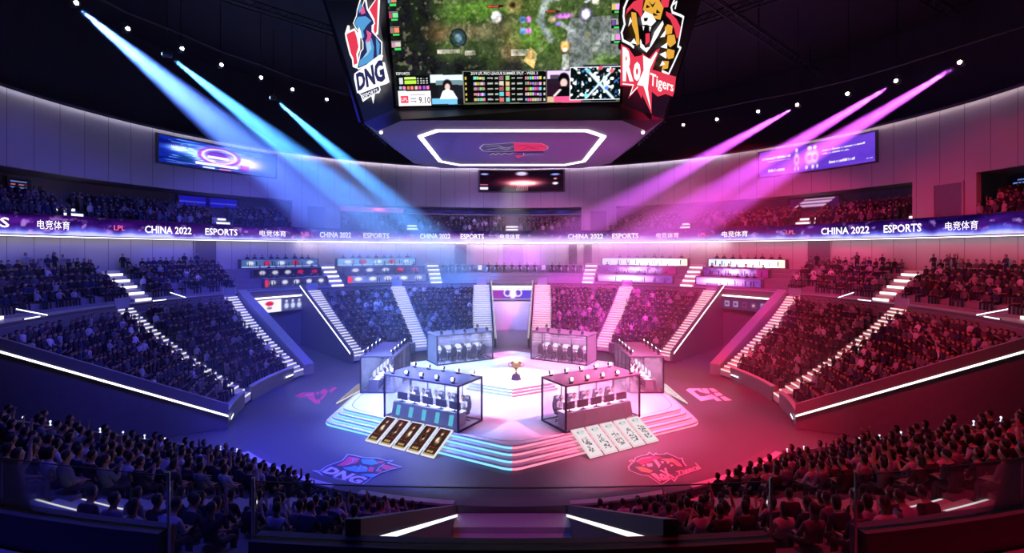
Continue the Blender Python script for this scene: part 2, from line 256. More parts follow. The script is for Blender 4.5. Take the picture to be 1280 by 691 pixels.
LOGOS={'dng_panel':[('poly','white',[(4.0,5.29),(5.36,5.54),(5.55,5.47),(4.39,3.87),(4.02,3.86),(3.88,4.18),(4.24,4.64),(3.91,5.16)]),('poly','red',[(4.15,5.23),(5.31,5.48),(4.33,4.04),(4.09,3.97),(4.03,4.17),(4.42,4.62)]),('poly','white',[(0.72,5.03),(1.31,5.33),(1.51,5.23),(1.42,4.99),(2.03,4.93),(2.42,4.37),(2.01,3.71),(1.66,3.59),(1.39,2.99),(0.99,2.94),(0.61,3.13),(0.76,3.52),(0.62,3.83),(0.64,4.74)]),('poly','red',[(0.9,4.93),(1.25,4.91),(1.96,4.82),(2.02,4.41),(1.93,3.91),(1.46,3.64),(1.3,3.15),(0.85,3.18),(0.98,3.55),(0.84,3.86)]),('poly','white',[(3.53,6.05),(3.51,5.63),(3.97,5.89),(4.16,5.82),(4.04,5.3),(4.41,4.6),(4.4,4.41),(4.09,4.38),(3.96,4.15),(4.23,3.83),(4.66,3.37),(4.37,2.85),(4.02,2.59),(3.04,2.68),(1.24,2.81),(1.07,2.96),(1.58,3.29),(2.0,3.62),(2.36,3.69),(2.54,3.99),(2.41,4.62),(2.17,4.87),(2.01,5.2),(2.61,5.44),(2.87,5.68)]),('poly','navy',[(3.55,5.92),(3.47,5.54),(3.96,5.78),(3.91,5.31),(4.28,4.61),(4.28,4.46),(4.0,4.45),(3.84,4.17),(4.15,3.82),(4.54,3.38),(4.26,2.89),(3.93,2.67),(3.04,2.75),(1.32,2.87),(1.23,2.94),(1.68,3.25),(2.1,3.57),(2.48,3.64),(2.67,3.97),(2.53,4.61),(2.29,4.87),(2.13,5.16),(2.7,5.39),(2.96,5.63)]),('poly','blue',[(2.22,5.13),(2.76,5.31),(3.65,5.05),(4.12,4.66),(3.55,4.61),(2.95,4.48),(2.94,4.2),(2.56,4.09),(2.59,4.58),(2.37,4.89)]),('poly','blue',[(3.01,3.98),(3.69,3.86),(3.71,3.39),(3.25,2.77),(1.39,2.91),(1.75,3.21),(2.8,3.29)]),('poly','ice',[(2.96,3.91),(3.48,3.84),(3.42,3.39),(2.75,3.22),(2.13,3.21),(2.85,3.38)]),('poly','blue',[(3.07,5.61),(3.48,5.8),(3.46,5.46),(3.1,5.4)]),('poly','pink',[(3.28,5.49),(3.75,5.54),(3.74,5.18),(3.27,5.27)]),('poly','pink',[(3.41,4.39),(3.86,4.08),(3.55,3.76),(3.0,3.84),(3.36,4.07)]),('poly','blue',[(4.23,3.72),(4.46,3.34),(4.15,2.92),(3.81,2.78)]),('poly','white',[(2.72,4.78),(2.8,4.51),(2.76,4.18),(2.57,4.21),(2.46,4.57)]),('poly','white',[(0.76,2.69),(4.2,2.84),(4.55,2.71),(4.23,2.46),(4.53,2.33),(4.51,1.29),(4.17,1.27),(0.48,1.6),(0.57,2.46)]),('text','navy',[(0.66,1.68),(4.16,1.46),(0.96,2.64),(4.38,2.59)],'DNG'),('poly','white',[(0.69,1.58),(3.33,1.41),(3.4,1.15),(3.13,1.01),(2.63,1.08),(2.14,0.61),(2.15,1.06),(0.94,0.98),(0.9,1.34)]),('poly','navy',[(0.85,1.48),(3.22,1.35),(3.25,1.18),(3.05,1.1),(1.1,1.11),(1.08,1.36)]),('text','white',[(1.2,1.12),(3.07,1.08),(1.14,1.38),(3.07,1.29)],'ESPORTS')],'tigers_panel':[('poly','black',[(-2.05,4.73),(-1.81,3.73),(-1.25,2.86),(-1.37,2.67),(-1.28,2.45),(-0.17,2.37),(0.36,2.25),(2.53,2.26),(4.03,2.25),(4.2,3.15),(4.54,3.51),(4.48,4.05),(4.17,4.05),(4.04,5.6),(3.58,5.67),(2.77,5.51),(2.56,5.72),(2.7,6.28)]),('stroke','white',[(2.7,6.28),(2.53,5.67),(2.76,5.47),(3.6,5.57),(3.97,5.58),(4.15,4.02),(4.47,4.01),(4.19,3.18),(3.9,2.37),(3.19,2.38)],0.13),('stroke','white',[(2.69,5.89),(2.91,6.09),(2.92,5.73)],0.09),('stroke','white',[(-1.43,4.89),(-1.58,4.34),(-1.48,3.98),(-1.24,3.66),(-1.34,3.23),(-1.08,2.91),(-0.4,2.91),(-0.07,2.85)],0.13),('poly','red',[(-0.19,5.3),(-0.94,4.86),(-1.33,4.38),(-1.36,3.82),(-1.31,4.15),(-0.95,4.54),(-0.36,4.5),(0.09,4.28),(-0.12,4.88)]),('poly','red',[(1.31,5.78),(2.11,6.04),(2.18,5.56),(1.58,5.36)]),('poly','red',[(2.06,5.3),(2.6,5.35),(3.29,5.25),(3.87,4.98),(3.97,4.54),(3.77,4.34),(3.29,4.73),(2.67,5.05),(2.18,5.13)]),('poly','gold',[(-0.05,4.74),(-0.02,5.27),(1.11,5.64),(1.74,5.38),(1.7,4.76),(0.9,4.61),(0.38,4.67)]),('poly','black',[(0.24,5.25),(0.65,5.2),(0.91,5.43),(0.74,5.09)]),('poly','black',[(1.12,5.12),(1.55,5.07),(1.15,4.93)]),('poly','black',[(0.13,5.05),(0.5,5.04),(0.16,4.87)]),('poly','black',[(0.81,4.86),(1.4,4.89),(0.97,4.74)]),('poly','white',[(-0.11,4.3),(0.11,4.71),(0.8,4.76),(1.29,4.56),(0.94,4.18),(0.55,4.17),(0.16,4.04)]),('poly','black',[(0.12,4.37),(0.49,4.51),(0.48,4.33),(0.23,4.24)]),('poly','white',[(0.24,3.34),(0.87,3.05),(1.23,3.2),(1.35,4.0),(1.87,4.76),(2.03,4.62),(1.76,3.93),(1.39,3.29),(1.08,2.87),(0.41,2.96)]),('poly','black',[(0.03,3.98),(0.96,4.19),(1.21,3.53),(0.88,3.1),(0.45,3.18)]),('poly','red',[(0.57,3.71),(0.93,3.84),(1.12,3.44),(0.81,3.17)]),('poly','white',[(0.13,3.98),(0.3,4.01),(0.31,3.79)]),('poly','white',[(0.74,4.11),(0.92,4.14),(0.87,3.9)]),('poly','gold',[(-1.09,4.3),(-0.7,4.38),(-0.2,3.72),(0.24,3.09),(-0.04,2.93),(-0.29,3.37),(-0.83,3.78)]),('poly','white',[(-1.1,4.05),(-0.88,3.91),(-1.08,3.6)]),('poly','white',[(-0.38,3.21),(-0.04,3.01),(-0.61,2.91)]),('poly','gold',[(2.13,4.46),(2.31,4.7),(2.84,4.77),(2.95,4.39),(2.4,4.16)]),('poly','gold',[(2.56,4.19),(3.22,4.4),(3.58,4.05),(3.12,3.68),(2.68,3.76)]),('poly','gold',[(2.88,3.55),(3.62,3.65),(3.71,3.25),(3.22,3.05),(2.81,3.16)]),('poly','gold',[(2.78,2.85),(3.3,2.97),(3.38,2.58),(2.79,2.38)]),('poly','white',[(2.25,4.43),(2.3,4.04),(1.86,3.87)]),('poly','white',[(2.65,3.82),(2.77,3.52),(2.11,3.43)]),('poly','white',[(2.71,3.35),(2.95,3.01),(2.18,3.06)]),('poly','white',[(2.61,2.82),(2.95,2.71),(2.46,2.48)]),('poly','red',[(-1.44,2.63),(-0.73,2.61),(-0.08,2.35),(0.5,2.57),(0.56,2.7),(1.25,2.6),(1.74,3.18),(2.04,3.35),(1.83,2.15),(4.37,2.34),(4.61,1.57),(4.55,1.23),(3.76,1.22),(3.0,0.91),(2.26,1.05),(2.8,-0.11),(1.42,0.7),(1.46,0.49),(0.8,0.87),(0.22,0.24),(0.43,0.92),(-0.72,0.72)]),('text','white',[(-0.61,0.97),(0.32,1.17),(-1.29,2.54),(-0.42,2.6)],'R'),('text','white',[(0.28,1.18),(0.95,1.33),(-0.08,2.1),(0.55,2.25)],'o'),('poly','white',[(0.62,2.6),(1.38,2.58),(1.75,3.09),(1.88,3.04),(1.53,2.11),(1.79,1.1),(2.59,0.11),(1.34,1.14),(0.71,1.07),(0.99,1.92)]),('text','white',[(1.96,1.11),(4.53,1.34),(1.64,1.95),(4.2,2.0)],'Tigers'),('stroke','white',[(-0.59,0.84),(0.35,0.99),(0.27,0.43),(0.79,0.98)],0.06)],'dng_floor':[('poly','dark',[(-8.69,-12.35),(-8.55,-11.78),(-8.28,-11.47),(-8.05,-11.19),(-8.03,-10.46),(-7.72,-10.56),(-7.12,-10.86),(-6.44,-10.9),(-5.98,-11.19),(-5.84,-11.47),(-5.06,-11.92),(-5.58,-12.22),(-5.93,-12.6),(-6.17,-13.05),(-6.23,-13.33),(-6.5,-13.93),(-7.17,-13.48),(-7.24,-13.56),(-7.65,-13.29),(-7.93,-13.09),(-8.39,-12.81),(-8.65,-12.52)]),('poly','red',[(-7.97,-11.24),(-7.93,-10.66),(-7.32,-10.83),(-7.31,-11.39),(-7.56,-11.58),(-7.8,-11.76),(-8.16,-11.69)]),('poly','red',[(-5.96,-11.6),(-5.25,-11.89),(-5.74,-12.16),(-6.06,-11.93)]),('poly','red',[(-6.57,-11.85),(-6.37,-11.88),(-6.26,-12.4),(-6.54,-12.35)]),('poly','red',[(-6.15,-12.11),(-5.94,-12.07),(-5.9,-12.38),(-6.07,-12.38)]),('poly','red',[(-6.39,-11.24),(-6.03,-11.24),(-6.12,-11.47),(-6.33,-11.39)]),('poly','teal',[(-7.23,-11.0),(-6.63,-11.0),(-6.25,-11.49),(-6.54,-11.68),(-7.01,-11.5)]),('poly','teal',[(-7.79,-11.96),(-7.33,-11.81),(-6.91,-12.11),(-6.94,-12.48),(-7.5,-12.21)]),('poly','teal',[(-7.09,-11.63),(-6.6,-12.02),(-6.56,-12.4),(-6.95,-12.43)]),('poly','teal',[(-6.77,-12.68),(-6.22,-12.6),(-5.98,-12.68),(-6.18,-13.01)]),('stroke','line',[(-7.69,-11.65),(-7.5,-11.28),(-7.66,-11.0),(-7.4,-11.09)],0.05),('stroke','line',[(-7.34,-11.78),(-6.99,-11.96),(-7.0,-12.18)],0.05),('stroke','line',[(-6.83,-12.0),(-6.79,-11.87),(-6.65,-12.11)],0.05),('stroke','line',[(-6.14,-12.35),(-6.1,-11.92),(-5.97,-11.56)],0.05),('stroke','line',[(-9.02,-12.31),(-8.69,-12.35),(-8.55,-11.78),(-8.28,-11.47),(-8.05,-11.19),(-8.03,-10.46),(-7.72,-10.56),(-7.12,-10.86),(-6.44,-10.9),(-5.98,-11.19),(-5.67,-11.19),(-5.84,-11.47),(-5.06,-11.92),(-5.58,-12.22),(-5.93,-12.6),(-6.17,-13.05),(-6.23,-13.33),(-6.5,-13.93),(-7.17,-13.48),(-7.24,-13.56),(-7.65,-13.29),(-7.93,-13.4),(-7.93,-13.09),(-8.39,-12.81),(-8.65,-12.52),(-9.02,-12.31)],0.07),('text','pale',[(-8.6,-12.45),(-6.6,-13.73),(-8.34,-11.88),(-6.26,-13.07)],'DNG'),('text','line',[(-7.85,-13.22),(-7.16,-13.54),(-7.87,-12.95),(-7.16,-13.29)],'ESPORTS')],'tigers_floor':[('poly','dark',[(5.33,-12.25),(5.38,-11.86),(5.64,-11.46),(5.73,-11.38),(5.96,-10.84),(6.31,-10.58),(6.62,-10.45),(6.8,-10.18),(6.91,-10.54),(7.11,-10.45),(7.48,-10.4),(7.62,-10.27),(7.83,-10.62),(8.03,-10.97),(8.17,-10.88),(8.07,-11.38),(8.07,-11.78),(7.65,-12.25),(7.38,-12.47),(6.88,-12.62),(6.17,-12.62),(5.79,-12.62),(5.49,-12.55)]),('poly','wine',[(5.92,-11.32),(6.25,-10.8),(6.78,-10.62),(7.21,-10.73),(6.67,-11.15),(6.05,-11.58)]),('poly','orange',[(7.12,-10.92),(7.69,-10.92),(7.75,-11.37),(7.89,-11.82),(7.68,-11.74),(7.61,-11.32),(7.31,-11.2)]),('poly','orange',[(5.7,-11.85),(5.99,-11.85),(6.39,-12.25),(6.21,-12.49),(5.86,-12.34)]),('poly','pale',[(6.73,-11.01),(6.9,-11.01),(6.93,-11.62),(6.75,-12.0),(6.75,-11.48)]),('poly','pale',[(6.28,-11.54),(6.58,-11.45),(6.51,-11.8),(6.28,-11.85)]),('poly','pale',[(7.05,-11.22),(7.21,-11.26),(7.04,-11.54)]),('poly','pale',[(7.33,-11.2),(7.47,-11.3),(7.27,-11.58)]),('poly','pale',[(7.38,-11.62),(7.52,-11.67),(7.35,-11.85)]),('poly','pale',[(6.02,-11.7),(6.19,-11.62),(6.13,-11.8)]),('stroke','line',[(6.05,-12.84),(5.76,-12.73),(5.53,-12.51),(5.33,-12.25),(5.38,-11.86),(5.64,-11.46),(5.57,-11.22),(5.73,-11.09),(5.73,-11.38),(5.96,-10.84),(6.31,-10.58),(6.62,-10.45),(6.8,-10.18),(6.91,-10.54),(7.09,-10.27),(7.11,-10.45),(7.48,-10.4),(7.62,-10.27),(7.83,-10.62),(8.03,-10.97),(8.17,-10.88),(8.07,-11.38),(8.07,-11.78)],0.07),('stroke','line',[(6.05,-12.84),(6.38,-13.67),(6.99,-13.05),(7.01,-13.37),(7.32,-12.85),(8.63,-12.06),(8.61,-11.48)],0.06),('stroke','line',[(5.89,-11.3),(6.22,-10.92),(6.7,-10.8)],0.05),('stroke','line',[(7.67,-10.92),(7.82,-11.3),(7.86,-11.7)],0.05),('text','pale',[(6.38,-13.4),(7.17,-13.04),(6.18,-12.66),(7.09,-11.98)],'RoX'),('text','pale',[(7.31,-12.88),(8.56,-12.16),(7.38,-12.41),(8.63,-11.7)],'Tigers')],'red_mark':[('poly','red',[(-14.95,-0.32),(-14.82,0.55),(-13.95,0.65),(-13.6,-0.14),(-14.15,-0.58),(-14.52,-0.68)]),('poly','red',[(-13.99,-0.61),(-13.75,-0.01),(-13.13,-1.21),(-12.89,-1.04),(-12.56,-2.05),(-12.87,-2.05)]),('poly','red',[(-13.85,0.65),(-13.6,0.69),(-13.43,0.23),(-13.49,-0.14)]),('poly','red',[(-13.61,0.84),(-13.56,1.59),(-13.06,0.84),(-12.87,-0.14),(-12.72,-1.38),(-12.98,-0.86),(-13.11,0.23),(-13.35,0.16)]),('poly','red',[(-13.07,1.0),(-12.99,2.0),(-12.72,1.74),(-12.7,0.42)]),('poly','pale',[(-14.25,-0.2),(-13.88,0.17),(-13.77,0.04),(-14.15,-0.32)])],'white_mark':[('poly','white',[(12.46,1.2),(12.83,1.64),(13.65,1.64),(13.54,0.48),(13.32,0.61),(13.21,1.18),(12.89,0.8),(12.91,-0.38),(13.22,-0.38),(13.88,0.14),(13.96,-0.45),(13.96,-1.4),(13.61,-1.5),(13.61,-0.98),(12.55,-1.5)]),('poly','white',[(14.24,1.62),(14.63,1.62),(14.62,0.77),(14.21,0.71)]),('poly','white',[(14.17,0.48),(14.61,0.52),(14.58,-0.14),(14.04,-0.38)]),('poly','white',[(14.2,-0.56),(14.57,-0.41),(14.69,-1.33),(14.15,-1.43)]),('poly','white',[(13.75,1.62),(14.15,1.58),(13.84,0.29),(13.49,0.29)])],'under_logo':[('poly','black',[(-2.17,-0.74),(-1.83,-1.82),(0.11,-2.36),(0.18,0.32),(-0.98,0.66),(-1.94,0.22)]),('poly','red',[(0.11,-2.36),(1.92,-2.23),(2.4,-1.09),(2.18,0.22),(0.18,0.32)]),('stroke','pale',[(0.11,-2.47),(-0.91,-2.09),(-1.89,-1.82),(-2.2,-0.74),(-2.01,0.32),(-0.99,0.72),(0.12,0.35)],0.06),('stroke','rose',[(0.11,-2.47),(1.91,-2.28),(2.41,-1.26),(2.43,-0.39),(2.18,0.32),(0.18,0.38)],0.06),('stroke','pale',[(-1.74,-1.32),(-0.92,-1.6),(-0.47,-0.74),(0.06,-1.32)],0.05),('stroke','pale',[(-1.68,-0.3),(-0.83,-0.89),(-0.42,-0.14),(-0.12,-0.74)],0.05),('stroke','wine',[(0.35,-1.32),(0.8,-1.74),(1.4,-1.03),(2.13,-1.46)],0.07),('stroke','wine',[(0.59,-0.3),(1.05,-1.03),(1.78,-0.44)],0.06),('poly','black',[(-1.67,0.85),(0.06,0.66),(0.09,1.5),(-1.55,1.6)]),('stroke','pale',[(-1.58,1.64),(-1.36,0.92),(-1.2,1.57),(-0.99,0.92),(-0.76,1.5),(-0.5,0.85),(-0.19,1.44),(0.06,0.79)],0.05),('poly','navy',[(0.24,0.72),(2.29,0.47),(2.06,1.44),(0.88,1.54),(0.31,1.44)]),('stroke','pale',[(0.83,0.79),(0.83,1.5),(2.25,1.44)],0.05),('poly','red',[(0.22,1.64),(1.13,1.7),(0.64,2.18),(0.44,2.74)])]}
# ================================================================= SETTING
R0, R1 = 17.5, 29.0
NROW, RD, RH, ZB = 13, .85, .391, .7
def tt(r): return (r-R0)/(R1-R0)
def row_r(k): return 17.9+RD*k
def row_z(k): return ZB+RH*k
def slope_z(r): return ZB+.46*(r-R0)
M_STAND = mat('stand_concrete', (.16,.15,.17), .7)
M_CAP = mat('pale_cap', (.5,.48,.5), .5)
M_DARKWALL = mat('dark_panel', (.10,.09,.12), .55)
M_STEP = mat('step_tread', (.62,.6,.58), .6)
M_NOSE = emit('step_led', (1,.95,.88), 1.0)
M_LED = emit('white_led', (.86,.86,1.), 2.6)
M_LEDW = emit('warm_led', (1,.86,.8), 2.4)
M_FLOOR = mat('arena_floor', (.10,.095,.115), .42, var=.05, scale=.4, spec=.16)
M_WALL = panel_wall_mat('wall_cladding', (.46,.43,.46), 3.2)
M_WALLB = panel_wall_mat('lower_cladding', (.5,.46,.48), 3.2)
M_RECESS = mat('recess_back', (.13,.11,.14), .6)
M_CEIL = mat('ceiling_black', (.012,.011,.014), .8)
M_TRUSS = mat('truss_black', (.03,.03,.035), .5, .6)
M_DOOR = mat('door_leaf', (.16,.13,.17), .5)
M_DECK = mat('deck_floor', (.38,.36,.42), .45)
M_FASCIA = mat('parapet_fascia', (.07,.055,.07), .5); M_PARA = mat('parapet_panel', (.11,.09,.12), .5)
M_METAL = mat('rail_metal', (.5,.5,.53), .3, .9)
M_GLASS = glass_mat('clear_glass', (.93,.95,1.), .12)
M_GATE = glass_mat('gate_glass', (.8,.85,.95), .2, (.55,.6,.7), .35)
M_NEARGLASS = glass_mat('rail_glass', (.9,.92,.97), .14, (.5,.5,.6), .05)

def struct(o, label=None, cat=None): o['kind'] = 'structure'; return tag(o, label, cat)

# floor
mb = MB(); n = 96
mb.add([pol(i*360/n, 17.3, 0) for i in range(n)], [tuple(range(n))[::-1]])
fl = mb.build('floor', M_FLOOR); struct(fl)
mb = MB(); mb.arc([(17.3,-.02),(31,-.02),(31,-.3),(17.3,-.3)], -180, 180, 96, caps=False); sf = mb.build('floor_tunnel', M_DARKWALL); struct(sf)
# pale threshold in front of the near passage
mb = MB(); mb.arc([(16.8,-.02),(16.8,1.0),(17.5,1.0),(17.5,-.02)], 136.8, 223.2, 44); th = mb.build('trim_rink_wall', M_PARA); struct(th)
mb = MB()
for i in range(4): mb.box((0,-18.1-.9*i,.42-.1*i), (4.0,.9,.84-.2*i))
th = mb.build('floor_passage', M_DECK); struct(th)

SIDE = {-1:'blue-lit', 1:'red-lit'}
SECT = [  # name, in0, in1, out0, out1
 ('A', 13, 28, 9.5, 26.5), ('B', 33, 50, 30, 46), ('C', 76.5, 95, 66.5, 83.5), ('D', 99, 112.3, 86.5, 113.3), ('E', 137, 157, 139, 159), ('F', 161, 173.2, 162, 175.8)]
AISLE = [('a', 6.2, 13, 5.6, 9.5), ('b', 28, 33, 26.5, 30), ('c', 50, 54.2, 46, 49.4), ('d', 72.3, 76.5, 63.7, 66.5), ('e', 95, 99, 83.5, 86.5), ('f', 157, 161, 159, 162)]
SNAME = {'A':'beside the back tunnel', 'B':'between the far aisle and the corner tunnel', 'C':'next to the corner tunnel', 'D':'ending at the long strip-lit wall', 'E':'nearest block below the strip-lit wall', 'F':'nearest block beside the front passage'}
DZ = lambda key: -.5 if key == 'F' else 0.   # the block beside the front passage sits a little lower
def sect_phi(s, sc):
    _, i0, i1, o0, o1 = sc
    def f(u, r): t = tt(r); return s*lerp(lerp(i0, o0, t), lerp(i1, o1, t), u)
    return f
for s in (-1, 1):
    for sc in SECT:
        f = sect_phi(s, sc); nseg = max(4, int((sc[2]-sc[1])/1.6)); mb = MB(); dz = DZ(sc[0])
        prof = [(17.3,0),(17.3,1.0),(17.5,1.0),(17.5,ZB+dz)]
        for k in range(NROW):
            r, z = row_r(k), row_z(k)+dz
            if k: prof.append((r, row_z(k-1)+dz))
            prof += [(r, z), (r+.42, z), (r+.42, z+.40), (r+.80, z+.40), (r+.80, z)]
        prof += [(R1, row_z(NROW-1)+dz), (R1, 0)]
        mb.arc(prof, 0, 0, nseg, phi=f)
        mb.arc([(17.26,.96),(17.26,1.04),(17.54,1.04),(17.54,.96)], 0, 0, nseg, mi=1, phi=f)
        o = mb.build('grandstand', [M_STAND, M_CAP]); struct(o, f'{SIDE[s]} raked seating block {SNAME[sc[0]]}', 'grandstand')
    # aisles, each a flight of lit steps
    ANAME = {'a':'beside the back tunnel', 'b':'splitting the far seating blocks', 'c':'on the far side of the corner tunnel', 'd':'on the near side of the corner tunnel', 'e':'splitting the side stand', 'f':'running through the nearest stand'}
    for sc in AISLE:
        f = sect_phi(s, sc)
        root = empty('aisle_stairs', (0,0,0), 0, f'{SIDE[s]} pale stepped aisle {ANAME[sc[0]]}', 'stairs', 'lit stair aisles of the lower bowl')
        for k in range(25 if sc[0] == 'f' else 27):
            r = 17.4+.43*k; z = .62+.1955*k
            mb = MB(); mb.arc([(r,z-.5),(r,z),(r+.435,z),(r+.435,z-.5)], 0, 0, 3, phi=f)
            st = mb.build('step', M_STEP, root)
            if sc[0] == 'f' and k not in (20, 22): continue
            mb = MB(); mb.arc([(r-.025,z-.085),(r-.025,z-.005),(r+.03,z+.006),(r+.03,z-.085)], 0, 0, 3, phi=lambda u, r_, f=f: f(.05+.9*u, r_))
            mb.build('step_light', M_NOSE, st)

# tunnel side walls: (inner phi, outer phi, height above the rake, LED?, which face)
M_STRIPW = mat('strip_wall', (.21,.18,.22), .5)
def tunnel_wall(s, pin, pout, top, name, r0=17.3, r1=29.0, zlow=0., th=.22, m=None):
    mb = MB(); N = 8
    pts = []
    a = Vector(pol(s*pin, r0, 0)); b = Vector(pol(s*pout, r1, 0)); d = (b-a).normalized(); nrm = Vector((-d.y, d.x, 0))
    zt0, zt1 = slope_z(r0)+top, slope_z(r1)+top
    q = [a+nrm*th/2, a-nrm*th/2, b-nrm*th/2, b+nrm*th/2]; zt = [zt0, zt0, zt1, zt1]
    vs = [(p.x, p.y, zlow) for p in q]+[(p.x, p.y, z) for p, z in zip(q, zt)]
    mb.add(vs, [(0,1,2,3),(7,6,5,4),(0,4,5,1),(1,5,6,2),(2,6,7,3),(3,7,4,0)])
    o = mb.build(name, m or M_DARKWALL); struct(o); return a, b, nrm, zt0, zt1, o
def led_bar(name, p, q, h, t, material, label, cat='light strip', group=None, side=None):
    """slim LED strip in an aluminium channel between two points"""
    p, q = Vector(p), Vector(q); d = (q-p).normalized(); w = side if side else Vector((-d.y, d.x, 0)).normalized(); up = Vector((0,0,1))
    def bar(e, hh, tt_):
        vs = []
        for P_ in (p-d*e, q+d*e):
            for a, b in ((-1,-1),(1,-1),(1,1),(-1,1)): vs.append(P_+w*a*tt_/2+up*b*hh/2)
        return vs, [(0,1,2,3),(7,6,5,4),(0,4,5,1),(1,5,6,2),(2,6,7,3),(3,7,4,0)]
    root = MB().add(*bar(.03, h*1.5, t*.7)).build(name, M_FASCIA); tag(root, label, cat, group)
    MB().add(*bar(0, h, t)).build('glowing_diffuser', material, root)
    return root
for s in (-1, 1):
    LM = M_LED if s < 0 else M_LEDW; nm = 'left' if s < 0 else 'right'
    # back corner tunnel
    a, b, nr, z0, z1, o = tunnel_wall(s, 54.95, 50.0, .42, 'wall_tunnel_far_'+nm)
    k = 1 if nr.dot(Vector(pol(s*62, 20, 0))-a) > 0 else -1
    led_bar('led_strip', a+nr*k*.16+Vector((0,0,z0-.14)), b+nr*k*.16+Vector((0,0,z1-.14)), .15, .12, LM, f'sloping white light strip on the far wall of the {SIDE[s]} corner tunnel', group='light strips of the corner tunnels')
    a2, b2, nr2, *_ , o = tunnel_wall(s, 70.7, 62.6, .25, 'wall_tunnel_near_'+nm, th=.85, m=mat('tunnel_coping', (.3,.27,.31), .5))
    # closed back wall with a screen above the doorway
    mb = MB(); mb.arc([(29.02,-.02),(29.02,5.3),(29.3,5.3),(29.3,-.02)], s*49.3, s*63.8, 8); struct(mb.build('wall_tunnel_end_'+nm, M_DARKWALL))
    led_bar('led_strip', Vector(pol(s*49.6, 28.85, 5.3)), Vector(pol(s*63.6, 28.85, 5.3)), .17, .12, LM, f'level white light strip over the mouth of the {SIDE[s]} corner tunnel', group='light strips of the corner tunnels')
    # front corner tunnel with the long strip-lit wall
    a, b, nr, z0, z1, o = tunnel_wall(s, 112.6, 113.7, .75, 'wall_strip_'+nm, m=M_STRIPW)
    k = 1 if (nr.y < 0) else -1
    led_bar('led_strip', a+nr*k*.17+Vector((0,0,z0-.62)), b+nr*k*.17+Vector((0,0,z1-.62)), .11, .13, LM, f'long sloping light strip along the {SIDE[s]} wall above the nearest crowd', group='long wall light strips')
    a, b, nr, z0, z1, o = tunnel_wall(s, 136.6, 138.7, .3, 'wall_near_tunnel_'+nm)
    for i in range(16):
        p = a.lerp(b, (i+.6)/17); z = lerp(z0, z1, (i+.6)/17); lm = MB()
        lm.lathe([(.03,0),(.035,.02),(.015,.04),(.015,.1),(.03,.12),(.035,.15),(.02,.17)], (p.x, p.y, z), 8)
        lm.build('parapet_lamp', emit('parapet_glow', (.75,.8,1.), 1.5), o)
    # near centre passage walls
    a = Vector((s*2.05,-17.45,0)); b = Vector((s*2.05,-28.9,0)); mb = MB(); th_ = .2
    zt0, zt1 = slope_z(17.5)+.33, slope_z(29)+.55
    vs = [(a.x-th_/2,a.y,-.3),(a.x+th_/2,a.y,-.3),(b.x+th_/2,b.y,-.3),(b.x-th_/2,b.y,-.3),(a.x-th_/2,a.y,zt0),(a.x+th_/2,a.y,zt0),(b.x+th_/2,b.y,zt1),(b.x-th_/2,b.y,zt1)]
    mb.add(vs, [(0,1,2,3),(7,6,5,4),(0,4,5,1),(1,5,6,2),(2,6,7,3),(3,7,4,0)]); struct(mb.build('wall_passage_'+nm, M_DARKWALL))
    led_bar('led_strip', (s*1.92,-17.55,.72), (s*1.92,-28.6,6.08), .085, .06, LM, f'slanting white light strip on the {SIDE[s]} wall of the front passage', group='passage light strips')
    # back centre tunnel walls
    a = Vector(pol(s*5.9, 17.3, 0)); 
    tunnel_wall(s, 5.7, 5.25, .3, 'wall_back_tunnel_'+nm)
    p0 = Vector(pol(s*5.5, 17.4, slope_z(17.4)+.3)); p1 = Vector(pol(s*5.15, 28.9, slope_z(28.9)+.3))
    led_bar('led_strip', p0, p1, .1, .1, LM, f'thin light strip on the {SIDE[s]} edge of the back tunnel', group='light strips of the back tunnel')
mb = MB(); mb.arc([(29.02,-.02),(29.02,5.0),(29.3,5.0),(29.3,-.02)], -5.6, 5.6, 6); struct(mb.build('wall_back_tunnel_end', mat('tunnel_end', (.42,.38,.46), .5)))
led_bar('led_strip', Vector(pol(-5.4, 28.8, 5.42)), Vector(pol(5.4, 28.8, 5.42)), .34, .14, M_LED, 'bright white light bar over the back tunnel opening')

# upper deck, its parapet and terraces
GATES = [7.55, 28.2, 47.7, 65.1, 85., 172.2]
mb = MB(); mb.arc([(29.0,5.1),(29.0,5.85),(31.2,5.85),(31.2,5.1)], -180, 180, 160, caps=False); struct(mb.build('floor_deck', M_DECK))
def spans(lo, hi, gaps):
    out = []; c = lo
    for a, b in sorted(gaps):
        if b < lo or a > hi: continue
        if a > c: out.append((c, a))
        c = max(c, b)
    if c < hi: out.append((c, hi))
    return out
gg = [(s*g-1.25, s*g+1.25) for g in GATES for s in (-1, 1)]
par = MB()
for a, b in spans(-180, 180, gg+[(-131,-129.9),(129.9,131)]):
    zt = 6.32 if abs(a+b)/2 > 130 else 5.95
    par.arc([(28.95,4.75),(28.95,zt),(29.22,zt),(29.22,4.75)], a, b, max(2, int((b-a)/2)))
struct(par.build('wall_parapet', M_PARA))
GN = ['beside the back tunnel','at the far aisle','at the corner tunnel\'s far edge','at the corner tunnel\'s near edge','above the side stand aisle','in the near rail']
for s in (-1, 1):
    for g, nm in zip(GATES, GN):
        near = g > 150
        z1 = 7.05 if near else 6.5; z0 = 5.2
        root = empty('glass_gate', pol(s*g, 29.08, 0), 0, f'{SIDE[s]} clear glass barrier panel {nm}', 'glass barrier', 'glass barriers at the aisle heads')
        mb = MB(); mb.arc([(29.06,z0),(29.06,z1),(29.09,z1),(29.09,z0)], s*g-1.15, s*g+1.15, 2)
        o = mb.build('glass_pane', M_NEARGLASS if near else M_GATE, root); o.location = -Vector(root.location)
        for e in (-1.2, 1.2):
            mb = MB(); p = Vector(pol(s*g+e, 29.08, 0)); mb.tube([(p.x,p.y,z0-.1),(p.x,p.y,z1+.02)], .022 if near else .04, 6)
            o = mb.build('post', M_METAL, root); o.location = -Vector(root.location)
